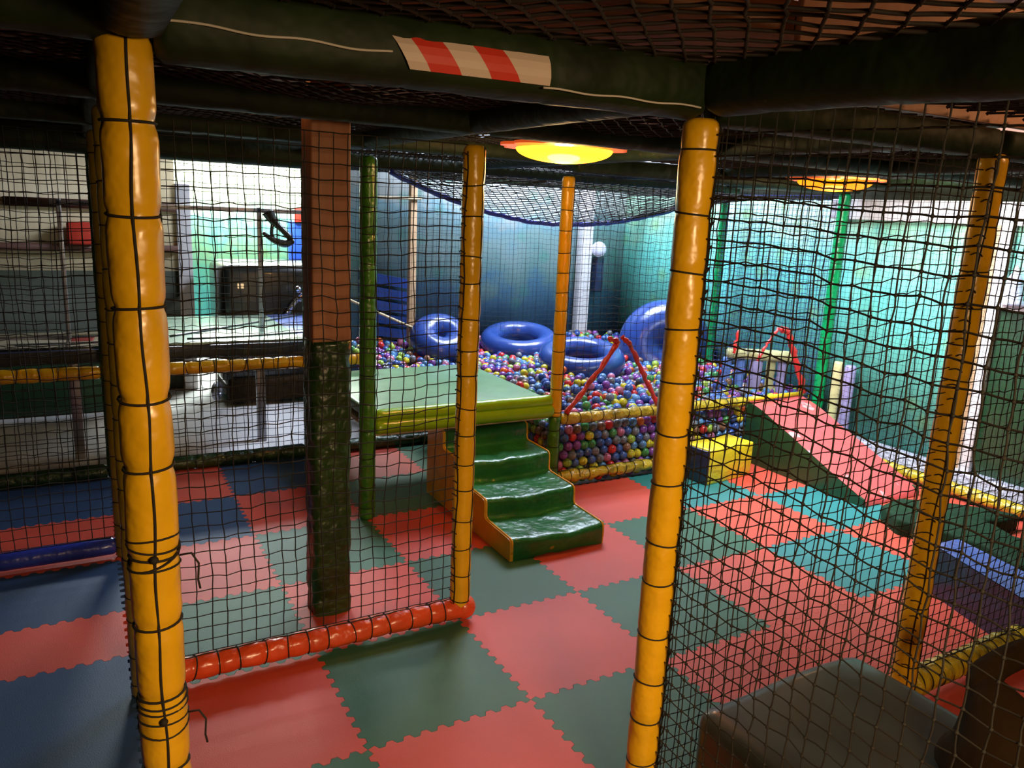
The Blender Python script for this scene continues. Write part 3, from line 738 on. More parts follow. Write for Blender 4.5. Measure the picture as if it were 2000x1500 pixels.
# ------------------------------------------------------------------ lamps
def lamp(label, c, R=.5, rd=.375):
    t = thing('ceiling_lamp', label, 'lamp', c, 'sun-shaped ceiling lamps')
    # wavy sun plate
    n = 96; V = []; F = []
    for zz in (.02, -.0):
        for i in range(n):
            a = 2 * math.pi * i / n; rr = R * (.86 + .14 * abs(math.sin(a * 5)) ** .7)
            V.append((c[0] + rr * math.cos(a), c[1] + rr * math.sin(a), c[2] + .10 + zz))
    F = [list(range(n)), [n + i for i in range(n)][::-1]] + [[i, n + i, n + (i + 1) % n, (i + 1) % n] for i in range(n)]
    MB().add(V, F).build('sun_plate', M['orange_plastic'], t, smooth=False)
    prof = [(rd * math.sin(a), -.10 * math.cos(a) + .09) for a in np.linspace(.02, math.pi / 2, 12)]
    MB().lathe(prof, c, 40).build('dome', M['dome'], t)
    MB().sphere((c[0], c[1], c[2] + .055), .055, 16, 10).build('bulb', M['bulb'], t)
    MB().lathe([(.05, .12), (.05, .4)], c, 12).build('stem', M['black_plastic'], t)
    return t
lamp('glowing round lamp with orange sun-shaped plate hanging by the slim yellow posts', (1.16, .80, 3.22))
lt2 = lamp('yellow and orange sun-shaped lamp further off, seen through the black net', (4.87, 1.27, 3.20))
for ch in lt2.children:
    if ch.name.startswith('bulb'):
        ch.data.materials.clear(); ch.data.materials.append(plain('dim_bulb', (1, .9, .6), emis=(1., .80, .42), est=5.))

# ------------------------------------------------------------------ wooden pillar with green padding
px, py = -.765, .56
t = thing('square_pillar', 'square reddish wooden pillar wrapped in dark green padding below', 'pillar', (px, py, 0))
MB().box((px - .125, py - .12, 1.9), (px + .125, py + .12, 3.62), .012).build('wooden_post', M['pillar_wood'], t, flat_angle=40)
mb = MB(); rs = np.random.default_rng(50)
nseg = 48; ts = np.linspace(0, 1.96, 60); V = []
for i, z in enumerate(ts):
    for k in range(nseg):
        a = 2 * math.pi * k / nseg; sq = 1 / (abs(math.cos(a)) ** 5 + abs(math.sin(a)) ** 5) ** (1 / 5)
        rr = .135 * sq * (1 - .06 * math.exp(-(((z % .28) - .14) / .02) ** 2)) * (1 + .025 * math.sin(a * 7 + z * 9) + .02 * math.sin(z * 31 + a * 3))
        V.append((px + rr * math.cos(a), py + rr * math.sin(a), z))
F = [[i * nseg + k, i * nseg + (k + 1) % nseg, (i + 1) * nseg + (k + 1) % nseg, (i + 1) * nseg + k] for i in range(59) for k in range(nseg)] + [[59 * nseg + k for k in range(nseg)]]
mb.add(V, F).build('padding', M['dgreen'], t)

# ------------------------------------------------------------------ green platform
t = thing('padded_platform', 'raised green padded platform with lime rolled front edge', 'platform', (0, 2, 0))
MB().box((.08, 2.08, .86), (1.98, 4.0, .97), .03).build('mat_top', M['sage'], t, flat_angle=40)
for z, r in ((.965, .062), (.865, .068)):
    rs = np.random.default_rng(60); mb = MB(); pad_mesh(mb, (.07, 2.02 if z > .9 else 2.0, z), (1.96, 2.02 if z > .9 else 2.0, z), r, [], rs=rs, lump=.02); mb.build('edge_roll', M['lime'], t)
MB().box((.08, 2.02, .775), (1.98, 3.98, .815), .004).build('base_board', M['cream_wood'], t, flat_angle=40)
MB().box((.1, 3.85, .06), (.16, 3.95, .78)).build('leg', M['dgreen'], t); MB().box((1.8, 3.85, .06), (1.86, 3.95, .78)).build('leg', M['dgreen'], t)

# ------------------------------------------------------------------ green stairs
XA, XB = .80, 1.70
raw = [(.66, 0), (.66, .19), (1.14, .20), (1.14, .37), (1.60, .38), (1.60, .565), (2.05, .57), (2.05, .745), (2.42, .75), (2.42, 0)]
def dens(poly, s=.03):
    out = []
    for i in range(len(poly) - 1):
        p = np.array(poly[i], float); q = np.array(poly[i + 1], float); n = max(1, int(np.linalg.norm(q - p) / s))
        for k in range(n): out.append(p + (q - p) * k / n)
    out.append(np.array(poly[-1], float)); return np.array(out)
prof = dens(raw)
for _ in range(2): prof[1:-1] = prof[1:-1] * .5 + (prof[:-2] + prof[2:]) * .25
t = thing('foam_steps', 'green padded foam steps with yellow sides leading up to the platform', 'steps', (XA, .66, 0))
nx_ = 34; xs = np.linspace(XA, XB, nx_ + 1); V = []
for x in xs:
    e = math.sin(math.pi * (x - XA) / (XB - XA))
    for (y, z) in prof:
        k = noise.noise(Vector((x * 3.1, y * 4.3, z * 4))) ; k2 = noise.noise(Vector((x * 9, y * 9 + 3, z * 9)))
        V.append((x, y - .03 * e * (1 if y < 2.3 else 0) * max(0, min(1, z * 8)) + .016 * k * e, max(0, z + (.022 * k + .010 * k2) * e - (.014 * e if z > .02 else 0))))
n = len(prof); F = [[i * n + k, (i + 1) * n + k, (i + 1) * n + k + 1, i * n + k + 1] for i in range(nx_) for k in range(n - 1)]
MB().add(V, F).build('step_cover', M['green'], t)
for a, b in ((XA - .03, XA + .002), (XB - .002, XB + .012)):
    MB().prism([tuple(p) for p in prof], 'x', a, b).build('side_panel', M['side_yellow'], t, flat_angle=40)
    MB().tube([((a + b) / 2, p[0], p[1] + .003) for p in prof[2:-2]], .009, 6).build('piping', M['side_yellow'], t)

# ------------------------------------------------------------------ red slide
t = thing('foam_slide', 'red padded foam slide with dark green side, against the ball pit', 'slide', (4.75, .3, 0))
sx0, sx1 = 4.75, 5.68
top = [(2.0, .735), (1.75, .665), (1.2, .44), (.75, .25), (.45, .13), (.31, .085), (.29, .05), (.29, 0)]
MB().prism([(2.0, 0)] + top, 'x', sx0, sx0 + .03).build('side_panel', M['dwedge'], t, smooth=False)
MB().prism([(2.0, 0)] + top, 'x', sx1 - .03, sx1).build('side_panel', M['dwedge'], t, smooth=False)
pf = dens(top, .05)
for _ in range(3): pf[1:-1] = pf[1:-1] * .5 + (pf[:-2] + pf[2:]) * .25
V = []; nn = 20
for x in np.linspace(sx0 + .005, sx1, nn + 1):
    e = math.sin(math.pi * (x - sx0) / (sx1 - sx0))
    for y, z in pf: V.append((x, y, z + .008 - (.018 * e if z > .06 else 0) + .008 * noise.noise(Vector((x * 5, y * 3, 1)))))
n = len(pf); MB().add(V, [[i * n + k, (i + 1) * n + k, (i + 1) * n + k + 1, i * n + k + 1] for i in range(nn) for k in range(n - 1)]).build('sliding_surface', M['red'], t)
MB().box((sx0 + .03, 1.97, 0.), (sx1 - .03, 2.0, .72)).build('back_panel', M['dwedge'], t, smooth=False)
MB().tube([(sx0 + .02, 2.01, .76), (sx1 + .02, 2.01, .76)], .03, 10).build('top_roll', M['yellow_bright'], t)

# yellow block with a navy end
t = thing('foam_block', 'yellow foam block with a dark navy end beside the slide', 'foam block', (3.6, 1.45, 0))
def rot_box(mb, c, d, ang, z0, z1, bev=.015, mi=0):
    b = MB().box((-d[0] / 2, -d[1] / 2, z0), (d[0] / 2, d[1] / 2, z1), bev); V = b.v[0]; ca, sa = math.cos(ang), math.sin(ang)
    W = np.stack([c[0] + V[:, 0] * ca - V[:, 1] * sa, c[1] + V[:, 0] * sa + V[:, 1] * ca, V[:, 2]], 1)
    mb.add(W, b.f, mi); return mb
rot_box(MB(), (4.02, 1.66), (.74, .36), .12, 0, .40).build('body', M['yellow_bright'], t, flat_angle=40)
rot_box(MB(), (3.645, 1.615), (.03, .345), .12, .008, .385, .008).build('end_panel', M['navy'], t, flat_angle=40)

# dark foam shapes at the far right -------------------------------------------------
t = thing('foam_crocodile', 'dark green foam shape with pointed snout lying behind the blue wedge', 'foam toy', (4.9, -.6, 0))
poly = [(4.55, -.30), (4.75, .02), (5.1, .08), (5.45, -.18), (5.72, -.48), (5.84, -.72), (5.6, -.74), (5.36, -.66), (5.32, -.78), (5.22, -1.0), (5.3, -1.3), (5.15, -1.6), (4.8, -1.7), (4.6, -1.35), (4.75, -1.0), (4.7, -.7)]
poly = [(p[0] - .12, p[1] - .0) for p in poly]
import bmesh
def puffy(poly, z1, bev, name, m, parent=None, **k):
    bm = bmesh.new(); vs = [bm.verts.new((p[0], p[1], 0)) for p in poly]; f = bm.faces.new(vs)
    r = bmesh.ops.extrude_face_region(bm, geom=[f]); 
    for g in r['geom']:
        if isinstance(g, bmesh.types.BMVert): g.co.z = z1
    bmesh.ops.recalc_face_normals(bm, faces=bm.faces[:])
    bmesh.ops.bevel(bm, geom=[e for e in bm.edges if e.verts[0].co.z > .01 or e.verts[1].co.z > .01], offset=bev, segments=3, affect='EDGES', profile=.6, clamp_overlap=True)
    bm.verts.index_update(); mb = MB().add([v.co[:] for v in bm.verts], [[v.index for v in f.verts] for f in bm.faces]); bm.free()
    return mb.build(name, m, parent, flat_angle=50, **k)
puffy(poly, .16, .04, 'body', M['croc'], t)
t = thing('foam_wedge', 'blue foam wedge with shiny light blue top beside the far yellow post', 'foam wedge', (3.6, -1.3, 0))
P8 = [(3.62, -1.12, 0), (4.25, -1.0, 0), (4.05, -2.4, 0), (3.15, -2.4, 0), (3.63, -1.10, .39), (3.97, -1.12, .37), (3.70, -2.05, .40), (3.36, -1.93, .38)]
MB().add(P8, [[0, 1, 5, 4][::-1], [1, 2, 6, 5][::-1], [2, 3, 7, 6][::-1], [3, 0, 4, 7][::-1], [0, 3, 2, 1][::-1]]).build('body', M['navy'], t, smooth=False)
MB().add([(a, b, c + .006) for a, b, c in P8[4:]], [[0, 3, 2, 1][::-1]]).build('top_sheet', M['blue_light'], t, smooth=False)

# black padded block in the foreground -------------------------------------------------
t = thing('padded_block', 'black shiny padded block standing behind the coarse net', 'padded block', (.1, -3., 0))
bm = bmesh.new(); bmesh.ops.create_cube(bm, size=1.)
for v in bm.verts: v.co = Vector((v.co.x * 1.08 + .63, v.co.y * 1.5 - 2.95, v.co.z * .62 + .43))
bmesh.ops.bevel(bm, geom=bm.edges[:], offset=.09, segments=6, affect='EDGES', profile=.5)
bmesh.ops.subdivide_edges(bm, edges=[e for e in bm.edges if e.calc_length() > .3], cuts=8, use_grid_fill=True)
for v in bm.verts:
    if v.co.z > .6: v.co.z += .02 * noise.noise(v.co * 2.5)
bm.verts.index_update(); MB().add([v.co[:] for v in bm.verts], [[v.index for v in f.verts] for f in bm.faces]).build('cushion', M['black_pad'], t); bm.free()
MB().box((.13, -3.66, 0), (1.13, -2.24, .16), .02).build('base', M['dark_brown'], t, flat_angle=40)

# dark brown lumpy toy
SH = (0, 0, 0)
def skin_like(chain, name, m, parent, seg=18, seed=0):
    pts = np.array([c[:3] for c in chain], float) + np.array(SH); r = np.array([c[3] for c in chain], float)
    tt = np.arange(len(pts)); f = np.linspace(0, len(pts) - 1, (len(pts) - 1) * 6 + 1)
    def cr(A):
        out = []
        for x in f:
            i = min(int(x), len(A) - 2); u = x - i
            p0 = A[max(i - 1, 0)]; p1 = A[i]; p2 = A[i + 1]; p3 = A[min(i + 2, len(A) - 1)]
            out.append(.5 * ((2 * p1) + (-p0 + p2) * u + (2 * p0 - 5 * p1 + 4 * p2 - p3) * u * u + (-p0 + 3 * p1 - 3 * p2 + p3) * u ** 3))
        return np.array(out)
    MB().tube(cr(pts), np.maximum(cr(r), .004), seg).build(name, m, parent)
t = thing('soft_play_animal', 'dark brown lumpy soft-play animal with small red loop, sitting on the black block', 'soft toy', (.87, -3.1, .74))
skin_like([(.86, -3.12, .74, .20), (.86, -3.12, .80, .25), (.87, -3.09, .92, .21), (.88, -3.03, 1.02, .13), (.89, -2.98, 1.09, .07), (.89, -2.96, 1.12, .03)], 'body', M['dark_brown'], t, 28)
skin_like([(.86, -3.0, 1.03, .06), (.92, -2.95, 1.09, .065), (1.02, -2.93, 1.11, .055), (1.2, -2.93, 1.12, .055), (1.42, -2.95, 1.13, .05)], 'trunk', M['dark_brown'], t)
skin_like([(.95, -3.06, 1.0, .05), (1.02, -3.08, .94, .065), (1.07, -3.13, .84, .07), (1.08, -3.16, .75, .06)], 'foreleg', M['dark_brown'], t)
a = np.linspace(.3, 3.3, 12); MB().tube([(.99 + .025 * math.cos(x), -3.16, .97 - .02 * math.sin(x)) for x in a], .004, 6).build('loop', M['strap'], t)

# ------------------------------------------------------------------ blue rings
def ring(label, c, R, r, ax, dz=1.):
    tg = MB().torus(c, R, r, ax, 56, 22, dz=dz).build('play_ring', M['blue'], origin=c)
    tag(tg, label, 'ring', 'blue padded rings in the ball pit')
ring('blue padded ring lying furthest back in the ball pit, between the yellow posts', (3.72, 5.80, .88), .45, .155, (-.10, -.17, 1), 1.1)
ring('blue padded ring lying flat just behind the red straps', (3.85, 4.25, .88), .45, .155, (-.09, -.15, 1), 1.1)
ring('large blue padded ring standing on edge behind the red straps', (5.62, 4.60, .93), .35, .36, (-.50, -.72, .18))
ring('blue padded ring leaning up beside the thin wooden post', (2.26, 5.5, 1.02), .24, .20, (-.1, -.55, .8))
# folded blue crash mat
t = thing('crash_mat', 'folded dark blue crash mat leaning against the mural at the edge of the balls', 'crash mat', (1.65, 6.4, .6))
for k in range(6):
    z = .72 + k * .19
    MB().add([(1.40, 6.28, z + .09), (2.05, 6.28, z - .02), (2.05, 6.28, z + .12), (1.40, 6.28, z + .23), (1.40, 6.60, z + .09), (2.05, 6.60, z - .02), (2.05, 6.60, z + .12), (1.40, 6.60, z + .23)],
             [[0, 1, 2, 3], [7, 6, 5, 4], [0, 4, 5, 1], [1, 5, 6, 2], [2, 6, 7, 3], [3, 7, 4, 0]]).build('folded_panel', M['blue'], t, smooth=False)
tag(MB().box((1.95, 5.95, 0.), (2.05, 6.05, 3.3), .008).build('wooden_post', M['pine'], origin=(2, 6, 0), flat_angle=40), 'slim pale wooden post rising from the balls by the blue crash mat', 'post')
tag(MB().tube([(1.04, 5.93, 1.55), (2.06, 5.93, 1.10)], .018, 8).build('handrail', M['cream_wood'], origin=(1.06, 5.8, 1.5)), 'thin cream handrail sloping down towards the leaning ring', 'handrail')
tag(MB().tube([(1.3, 5.93, 2.93), (2.1, 5.93, 2.95)], .02, 8).build('cross_bar', M['cream_wood'], origin=(1.3, 5.8, 2.92)), 'thin pale bar high up across the slim wooden post', 'bar')

# ------------------------------------------------------------------ cream roller fence with pillars inside the pit
t = thing('soft_barrier', 'cream padded log resting on pale blue and lavender bolsters by the slide top', 'barrier', (5.3, 2.75, .6))
rs = np.random.default_rng(70)
mb = MB(); pad_mesh(mb, (5.18, 2.85, 1.16), (5.98, 2.4, 1.14), .075, rings_for(.9, .16, rs), rs=rs, lump=.04); mb.build('top_log', M['cream'], t)
for k, (x, y, m, r_) in enumerate([(5.25, 2.9, 'paleblue', .06), (5.40, 2.8, 'paleblue', .055), (5.58, 2.7, 'lavender', .085), (5.75, 2.6, 'cream', .06), (5.87, 2.52, 'lavender', .06)]):
    mb = MB(); pad_mesh(mb, (x, y, .45), (x, y, 1.09), r_, [.2, .42], rs=rs, lump=.03); mb.build('bolster', M[m], t)
t = thing('padded_bollard', 'short pale bollard, half cream half lavender, between the emerald post and the teal wall', 'bollard', (6.1, 1.8, 0))
mb = MB(); pad_mesh(mb, (6.02, 1.78, .1), (6.02, 1.78, 1.2), .06, [], rs=rs, lump=.03); mb.build('cream_half', M['cream'], t)
mb = MB(); pad_mesh(mb, (6.1, 1.66, .1), (6.1, 1.66, 1.17), .07, [], rs=rs, lump=.03); mb.build('lavender_half', M['lavender'], t)

# white post and lantern by the pit wall
t = thing('white_post', 'white post with round white lantern on the wall behind the ball pit', 'post', (5.4, 6.6, 0))
MB().box((5.28, 6.52, .3), (5.50, 6.68, 3.3), .01).build('shaft', M['white_trim'], t, flat_angle=40)
MB().sphere((5.62, 6.5, 2.28), .13).build('lantern_globe', M['lantern'], t)
MB().box((5.60, 6.50, 1.55), (5.76, 6.66, 2.15), .02).build('dark_box', M['navy'], t, flat_angle=40)

# wall lantern by the trim
t = thing('wall_lantern', 'pale frosted lantern standing on the white ledge by the teal wall', 'lantern', (6.2, -.03, 2.14))
MB().lathe([(.001, .0), (.12, .0), (.12, .03), (.10, .05), (.07, .26), (.03, .33), (.001, .36)], (6.12, -.06, 2.14), 20).build('glass', M['lantern'], t)
MB().lathe([(.03, .33), (.035, .36), (.001, .40)], (6.12, -.06, 2.14), 12).build('finial', M['white_trim'], t)

# ------------------------------------------------------------------ glossy table and what stands beyond it
t = thing('games_table', 'long dark games table with mirror-like top and steel legs behind the yellow rail', 'table', (-1.5, 4.5, 0))
MB().box((-4.6, 4.30, 1.26), (-1.45, 6.3, 1.31), .004).build('unlit_top', M['table_glass'], t, flat_angle=40)  # dark colour paints in the unlit end of the same top
MB().box((-1.45, 4.30, 1.26), (.0, 6.3, 1.31), .004).build('pale_top', M['pale_top'], t, flat_angle=40)
MB().box((.0, 4.30, 1.26), (.55, 6.3, 1.31), .004).build('blue_top', M['blue_top'], t, flat_angle=40)
skin_like([(-1.35, 4.7, 1.32, .012), (-.6, 5.3, 1.32, .012), (.5, 6.2, 1.32, .012)], 'dark_cable', M['black_plastic'], t, 8)
skin_like([(-1.2, 4.5, 1.32, .010), (-.5, 4.55, 1.32, .010), (.5, 4.8, 1.32, .010)], 'dark_cable', M['black_plastic'], t, 8)
MB().box((-4.6, 4.24, 1.15), (.16, 4.30, 1.285), .006).build('front_edge', M['navy_edge'], t, flat_angle=40)
for x in (-4.2, -2.30, -.36):
    MB().box((x - .05, 4.86, -.04), (x + .05, 4.94, 1.245), .006).build('leg', M['metal'], t, flat_angle=40)
for x in (-2.32, -.33):
    MB().box((x - .022, 4.88, 1.285), (x + .022, 4.92, 2.74), .004).build('upright', M['metal'], t, flat_angle=40)
MB().box((-2.4, 4.88, 2.68), (.25, 4.92, 2.73), .004).build('cross_bar', M['metal'], t, flat_angle=40)
t = thing('hanging_clamp', 'dark clamp-like fitting hanging from the steel bar above the table', 'fitting', (-.15, 4.88, 2.4))
skin_like([(-.24, 4.86, 2.70, .07), (-.18, 4.86, 2.60, .05), (-.10, 4.86, 2.52, .035), (.0, 4.86, 2.42, .035), (.04, 4.86, 2.34, .02)], 'arm', M['black_plastic'], t)
skin_like([(-.30, 4.86, 2.46, .02), (-.18, 4.86, 2.38, .035), (-.05, 4.86, 2.34, .045), (.05, 4.86, 2.38, .03)], 'jaw', M['black_plastic'], t)
skin_like([(-.18, 4.86, 2.60, .02), (-.20, 4.86, 2.45, .02), (-.16, 4.86, 2.37, .02)], 'strut', M['black_plastic'], t)
# ride machine
t = thing('ride_machine', 'large black ride-on arcade machine with chrome handle standing beyond the table', 'arcade machine', (.15, 7., 0))
puf = MB().box((-.50, 6.7, .22), (1.0, 7.9, 1.95), .12); puf.build('cabinet', M['black_plastic'], t, flat_angle=60)
MB().box((-.45, 6.6, .02), (1.0, 7.8, .36), .06).build('plinth', M['dark_brown'], t, flat_angle=60)
skin_like([(.20, 6.45, 1.1, .05), (.30, 6.45, 1.28, .055), (.42, 6.45, 1.46, .05), (.55, 6.45, 1.56, .045)], 'fork', M['chrome'], t)
skin_like([(.48, 6.4, 1.50, .04), (.60, 6.4, 1.50, .03), (.72, 6.4, 1.40, .03), (.74, 6.4, 1.52, .03), (.68, 6.4, 1.62, .025)], 'handle', M['chrome'], t)
MB().sphere((.47, 6.4, 1.64), .05).build('knob', M['chrome'], t)
MB().torus((-.62, 6.6, .22), .09, .045, (1, -.6, 0), 24, 10).build('wheel', M['metal'], t)
tag(MB().box((1.62, 11.85, 1.65), (1.98, 11.96, 2.45), .05).build('wall_panel', M['blue_plastic'], origin=(1.8, 11.9, 2), flat_angle=40), 'royal blue panel hanging on the bright green mural', 'panel')
tag(MB().box((1.74, 11.80, 2.42), (1.92, 11.85, 2.72), .02).build('wall_sign', M['tape_red'], origin=(1.8, 11.8, 2.5), flat_angle=40), 'small orange-red panel above the royal blue panel on the mural', 'panel')
tag(MB().box((-2.3, 7.75, 2.12), (-1.95, 7.93, 2.42), .03).build('toy_box', M['tape_red'], origin=(-2.1, 7.8, 2.1), flat_angle=40), 'red box on the brown shelf of the cream boarded wall', 'box')
tag(MB().box((-3.4, 6.9, -.04), (-1.9, 7.8, .75), .05).build('low_cabinet', M['dwedge'], origin=(-2.6, 7, 0), flat_angle=40), 'low dark green cabinet under the far end of the games table', 'cabinet')

# ------------------------------------------------------------------ balls
RB = .052
bm_cols = [('dull blue', (.05, .11, .38)), ('purple', (.22, .06, .34)), ('red', (.60, .03, .03)), ('yellow', (.66, .56, .03)), ('green', (.06, .28, .08)), ('grey', (.17, .18, .22)),
           ('orange', (.68, .13, .02)), ('light blue', (.10, .26, .52)), ('brown', (.26, .13, .08)), ('pink', (.56, .16, .28)), ('lime', (.32, .48, .06))]
wts = np.array([.22, .13, .08, .08, .06, .15, .025, .12, .07, .05, .03]); wts /= wts.sum()
bmats = []
for nm_, c in bm_cols:
    m, nt, b = newmat('ball_' + nm_.replace(' ', '_'))
    co_ = nt.nodes.new('ShaderNodeTexCoord'); n1 = nt.nodes.new('ShaderNodeTexNoise'); n1.inputs['Scale'].default_value = 22; n1.inputs['Detail'].default_value = 2
    rp = nt.nodes.new('ShaderNodeValToRGB'); rp.color_ramp.elements[0].position = .35; rp.color_ramp.elements[0].color = tuple(v * .55 for v in c) + (1,); rp.color_ramp.elements[1].position = .6; rp.color_ramp.elements[1].color = (*c, 1)
    nt.links.new(co_.outputs['Object'], n1.inputs['Vector']); nt.links.new(n1.outputs['Fac'], rp.inputs[0]); nt.links.new(rp.outputs[0], b.inputs['Base Color'])
    b.inputs['Roughness'].default_value = .22; bmats.append(m)
rs = np.random.default_rng(99)
def top_h(x, y):
    return .70 + .05 * math.sin(x * 2.3 + 1) * math.sin(y * 1.9) + .05 * max(0, y - 3) / 2
pts = []   # (x,y,z,exposed,where)
d = RB * 2.02
# front face against the net (y = 2)
nx_ = int((5.92 - 2.12) / d); nz = 6
for j in range(7):
    for lay in range(2):
        for i in range(nx_):
            x = 2.12 + (i + (.5 if (j + lay) % 2 else 0)) * d + rs.normal(0, .006); z = .055 + j * d * .89 + rs.normal(0, .006); y = 2.065 + lay * d * .85 + rs.normal(0, .006)
            if 4.72 < x < 5.7 and lay == 0 and False: continue
            pts.append((x, y, z, 1 if lay == 0 else 0, 'front'))
# side face under the platform (x = 2)
for j in range(7):
    for lay in range(2):
        for i in range(int(1.8 / d)):
            y = 2.12 + (i + (.5 if (j + lay) % 2 else 0)) * d; x = 2.07 + lay * d * .85
            if y < 2.2 and lay == 0 and j < 9: pass
            pts.append((x + rs.normal(0, .006), y + .10 + rs.normal(0, .006), .055 + j * d * .89 + rs.normal(0, .006), 1 if lay == 0 else 0, 'side'))
# top layers
def rings_block(x, y):
    for cx, cy, R in ((3.72, 5.80, .56), (3.85, 4.25, .56), (5.62, 4.60, .55), (2.26, 5.5, .36)):
        if (x - cx) ** 2 + (y - cy) ** 2 < R * R: return True
    return False
ys = np.arange(2.12, 6.52, d * .866)
for lay in range(3):
    for r_, y in enumerate(ys):
        xa = 2.12 if y < 4.1 else 1.18
        for x in np.arange(xa + (.5 * d if (r_ + lay) % 2 else 0), 6.2, d):
            if y < 4.1 and x < 2.2: continue
            if x > 5.93 and y < 2.3: continue
            X = x + rs.normal(0, .012); Y = y + rs.normal(0, .012) + lay * .03
            Z = top_h(X, Y) - lay * d * .8 + rs.normal(0, .018)
            if rings_block(X, Y) and lay == 0: continue
            if lay == 0 and rs.uniform() < .10: continue
            pts.append((X, Y, Z, 1 if lay == 0 else 0, 'top'))
# loose heap against the walls and around the rings
for k in range(500):
    cx, cy, sp = [(5.3, 6.3, .35), (1.5, 6.2, .35), (3.0, 3.2, .5), (4.9, 3.0, .6), (2.9, 6.3, .4)][k % 5]
    X = rs.normal(cx, sp); Y = rs.normal(cy, sp * .6)
    if not (1.2 < X < 6.15 and 2.15 < Y < 6.5) or (Y < 4.1 and X < 2.2) or rings_block(X, Y): continue
    pts.append((X, Y, top_h(X, Y) + d * rs.uniform(.5, .9), 1, 'top'))
# drop near-coincident ones
arr = np.array([p[:3] for p in pts]); keepi = []; grid = {}
for i, p in enumerate(arr):
    k = tuple((p / .1).astype(int)); bad = False
    for a in (-1, 0, 1):
        for b in (-1, 0, 1):
            for c_ in (-1, 0, 1):
                for q in grid.get((k[0] + a, k[1] + b, k[2] + c_), ()):
                    if ((arr[q] - p) ** 2).sum() < (d * .80) ** 2: bad = True
    if not bad: grid.setdefault(k, []).append(i); keepi.append(i)
pts = [pts[i] for i in keepi]; arr = arr[keepi]
u_, v_, dep = pr(arr)
vis = []
for i, p in enumerate(pts):
    if not p[3] or not (0 < u_[i] < 2000): continue
    if p[4] == 'front':
        if p[0] > 4.5 or (1235 < u_[i] < 1350): continue
        if 3.62 < p[0] < 4.6 and p[2] < .42: continue
    elif p[4] == 'side':
        if u_[i] < 1030: continue
    else:
        if p[1] > 3.6 and True and dep[i] > 10.5: continue
        if p[2] < .6 or (1260 < u_[i] < 1345) or u_[i] > 1450: continue
        if u_[i] < 1125 and p[1] < 2.3: continue
        if p[2] < top_h(p[0], p[1]) - .05: continue
    vis.append((dep[i], i))
vis.sort(); chosen = [i for _, i in vis[:300]]; cs = set(chosen)
colr = rs.choice(len(bm_cols), len(pts), p=wts)
def uvs(seg, rg):
    b = MB().sphere((0, 0, 0), RB, seg, rg); return b
bdata = []
for k, (nm_, c) in enumerate(bm_cols):
    o = uvs(20, 12).build('plastic_ball', bmats[k]); bdata.append(o.data); bpy.data.objects.remove(o)
def zone(p):
    xz = ['beside the green corner post', 'below the red straps', 'past the red straps', 'near the foam block'][min(3, max(0, int((p[0] - 2) / .62)))]
    if p[4] == 'front': return f"against the pit net, {['lowest','second lowest','third lowest','fourth lowest','upper','upper','topmost','topmost'][min(7, int(p[2] / .092))]} layer, {xz}"
    if p[4] == 'side': return f"seen under the green platform's end, {['low down','halfway up','high up'][min(2, int(p[2] / .25))]}"
    return f"on top {'at the front' if p[1] < 2.6 else 'in the middle' if p[1] < 3.2 else 'further back'}, {xz}"
for i in chosen:
    p = pts[i]; k = colr[i]
    o = bpy.data.objects.new('plastic_ball', bdata[k]); col.objects.link(o); o.location = p[:3]; o['_o'] = (0., 0., 0.)
    o.rotation_euler = tuple(rs.uniform(0, 6.28, 3))
    tag(o, f"{bm_cols[k][0]} plastic ball {zone(p)}", 'ball', 'plastic balls in the ball pit')
base = uvs(10, 7); BV = base.v[0]; BF = np.array(base.f)
rest = [i for i in range(len(pts)) if i not in cs]
V = (arr[rest][:, None] + BV[None]).reshape(-1, 3); F = (BF[None] + (np.arange(len(rest)) * len(BV))[:, None, None]).reshape(-1, 4)
mb = MB(); mb.add(V, F); mb.m = np.repeat(colr[rest], len(BF)).tolist()
tag(mb.build('plastic_ball_heap', bmats), 'mass of small multicoloured plastic balls filling the rest of the ball pit', 'balls', kind='stuff')
print('balls', len(pts), 'chosen', len(chosen))

# ------------------------------------------------------------------ scale everything to metres
done = set()
for o in list(bpy.data.objects):
    if o == co: continue
    o3 = np.array(tuple(o['_o'])) if '_o' in o else np.zeros(3)
    if o.name.startswith('plastic_ball') and 'heap' not in o.name:
        o.location = Vector(refit([o.location])[0]) * S
        if o.data.name not in done: done.add(o.data.name); o.data.transform(Matrix.Scale(S, 4))
        del o['_o']; continue
    n3 = refit([o3])[0] if abs(o3).sum() > 0 else o3
    if o.parent is None: o.location = Vector(n3) * S if abs(o3).sum() > 0 else (0, 0, 0)
    else: o.location = (0, 0, 0)
    if o.type == 'MESH' and o.data.name not in done:
        done.add(o.data.name); n = len(o.data.vertices); V = np.empty(n * 3); o.data.vertices.foreach_get('co', V)
        V = (refit(V.reshape(-1, 3) + o3) - n3) * S
        o.data.vertices.foreach_set('co', V.ravel()); o.data.update()
for o in bpy.data.objects:
    if '_o' in o: del o['_o']

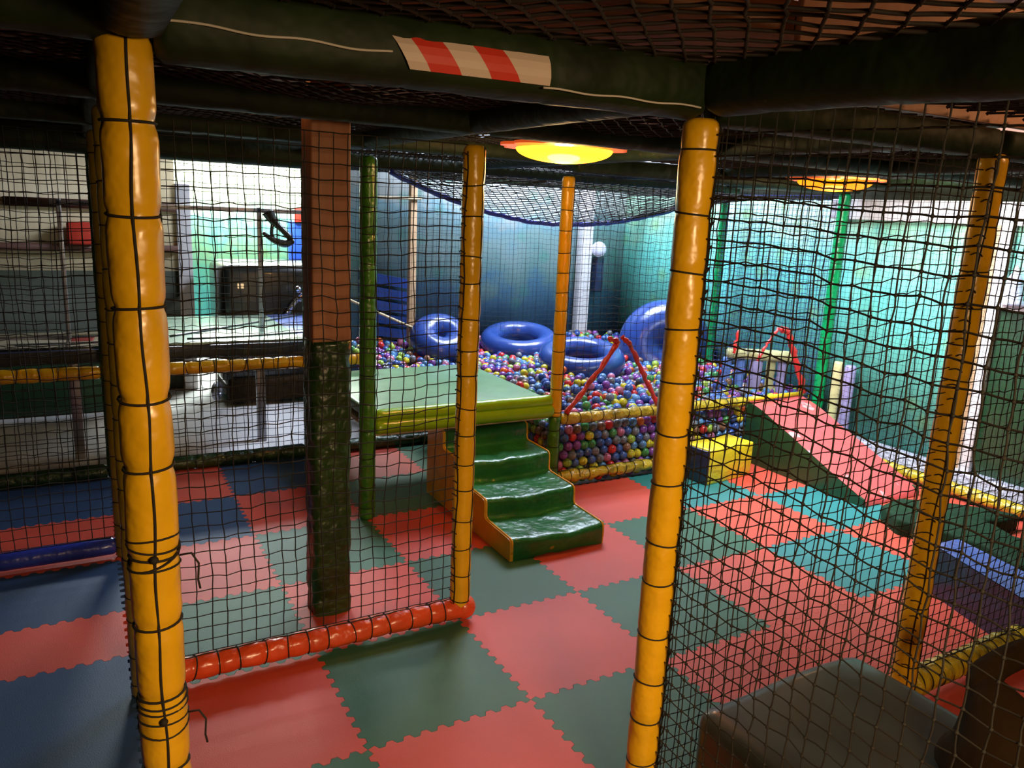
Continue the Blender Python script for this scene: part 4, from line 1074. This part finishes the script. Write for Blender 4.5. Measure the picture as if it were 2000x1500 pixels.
# ------------------------------------------------------------------ lights
def area(name, loc, target, size, power, color, spread=None):
    l = bpy.data.lights.new(name, 'AREA'); l.shape = 'RECTANGLE'; l.size = size[0]; l.size_y = size[1]; l.energy = power; l.color = color
    o = bpy.data.objects.new(name, l); col.objects.link(o); o.location = Vector(refit([loc])[0]) * S
    o.rotation_euler = (Vector(target) - Vector(loc)).to_track_quat('-Z', 'Y').to_euler()
    if spread: l.spread = math.radians(spread)
    return o
def point(name, loc, power, color, r=.05):
    l = bpy.data.lights.new(name, 'POINT'); l.energy = power; l.color = color; l.shadow_soft_size = r
    o = bpy.data.objects.new(name, l); col.objects.link(o); o.location = Vector(refit([loc])[0]) * S; return o
COOL = (.70, .80, 1.0); WARM = (1., .66, .32)
area('pit_strip_light', (4.2, 4.6, 5.2), (4.2, 4.4, 0), (2.2, 1.2), 470, COOL)
area('side_fill_light', (4.3, .5, 3.52), (6.3, .4, .9), (.3, 1.8), 92, (.86, .95, 1.), 140)  # unseen fill added under the deck to brighten the teal wall
area('outside_strip_light', (.5, 10.6, 5.1), (.5, 10.9, 0), (1.4, .9), 470, (.9, .97, 1.))
point('lamp_glow', (1.16, .80, 3.10), 16, (1., .62, .25), .10)
point('lamp_glow', (1.16, .80, 3.44), 2.0, (1., .5, .2), .05)
point('lamp_glow', (4.87, 1.27, 3.08), 6, (1., .62, .25), .10)
area('entrance_light', (-.9, -5.6, 3.0), (-.6, -1.5, .2), (.6, .3), 24, (1., .66, .34), 110)
point('upper_deck_fill', (2.7, -3.0, 3.8), 14, (1., .52, .22), .08)  # unseen warm fills, added above the nets to light the deck boards
point('upper_deck_fill', (.2, -3.4, 3.72), 2.2, (1., .5, .2), .08)
point('upper_deck_fill', (-1.0, .6, 3.52), .5, (1., .5, .2), .08)
w = bpy.data.worlds.new('world'); scene.world = w; w.use_nodes = True
w.node_tree.nodes['Background'].inputs[0].default_value = (.5, .45, .42, 1); w.node_tree.nodes['Background'].inputs[1].default_value = .2

scene.view_settings.view_transform = 'Standard'; scene.view_settings.look = 'None'; scene.view_settings.gamma = 1; scene.view_settings.use_curve_mapping = False
scene.view_settings.exposure = 0.0
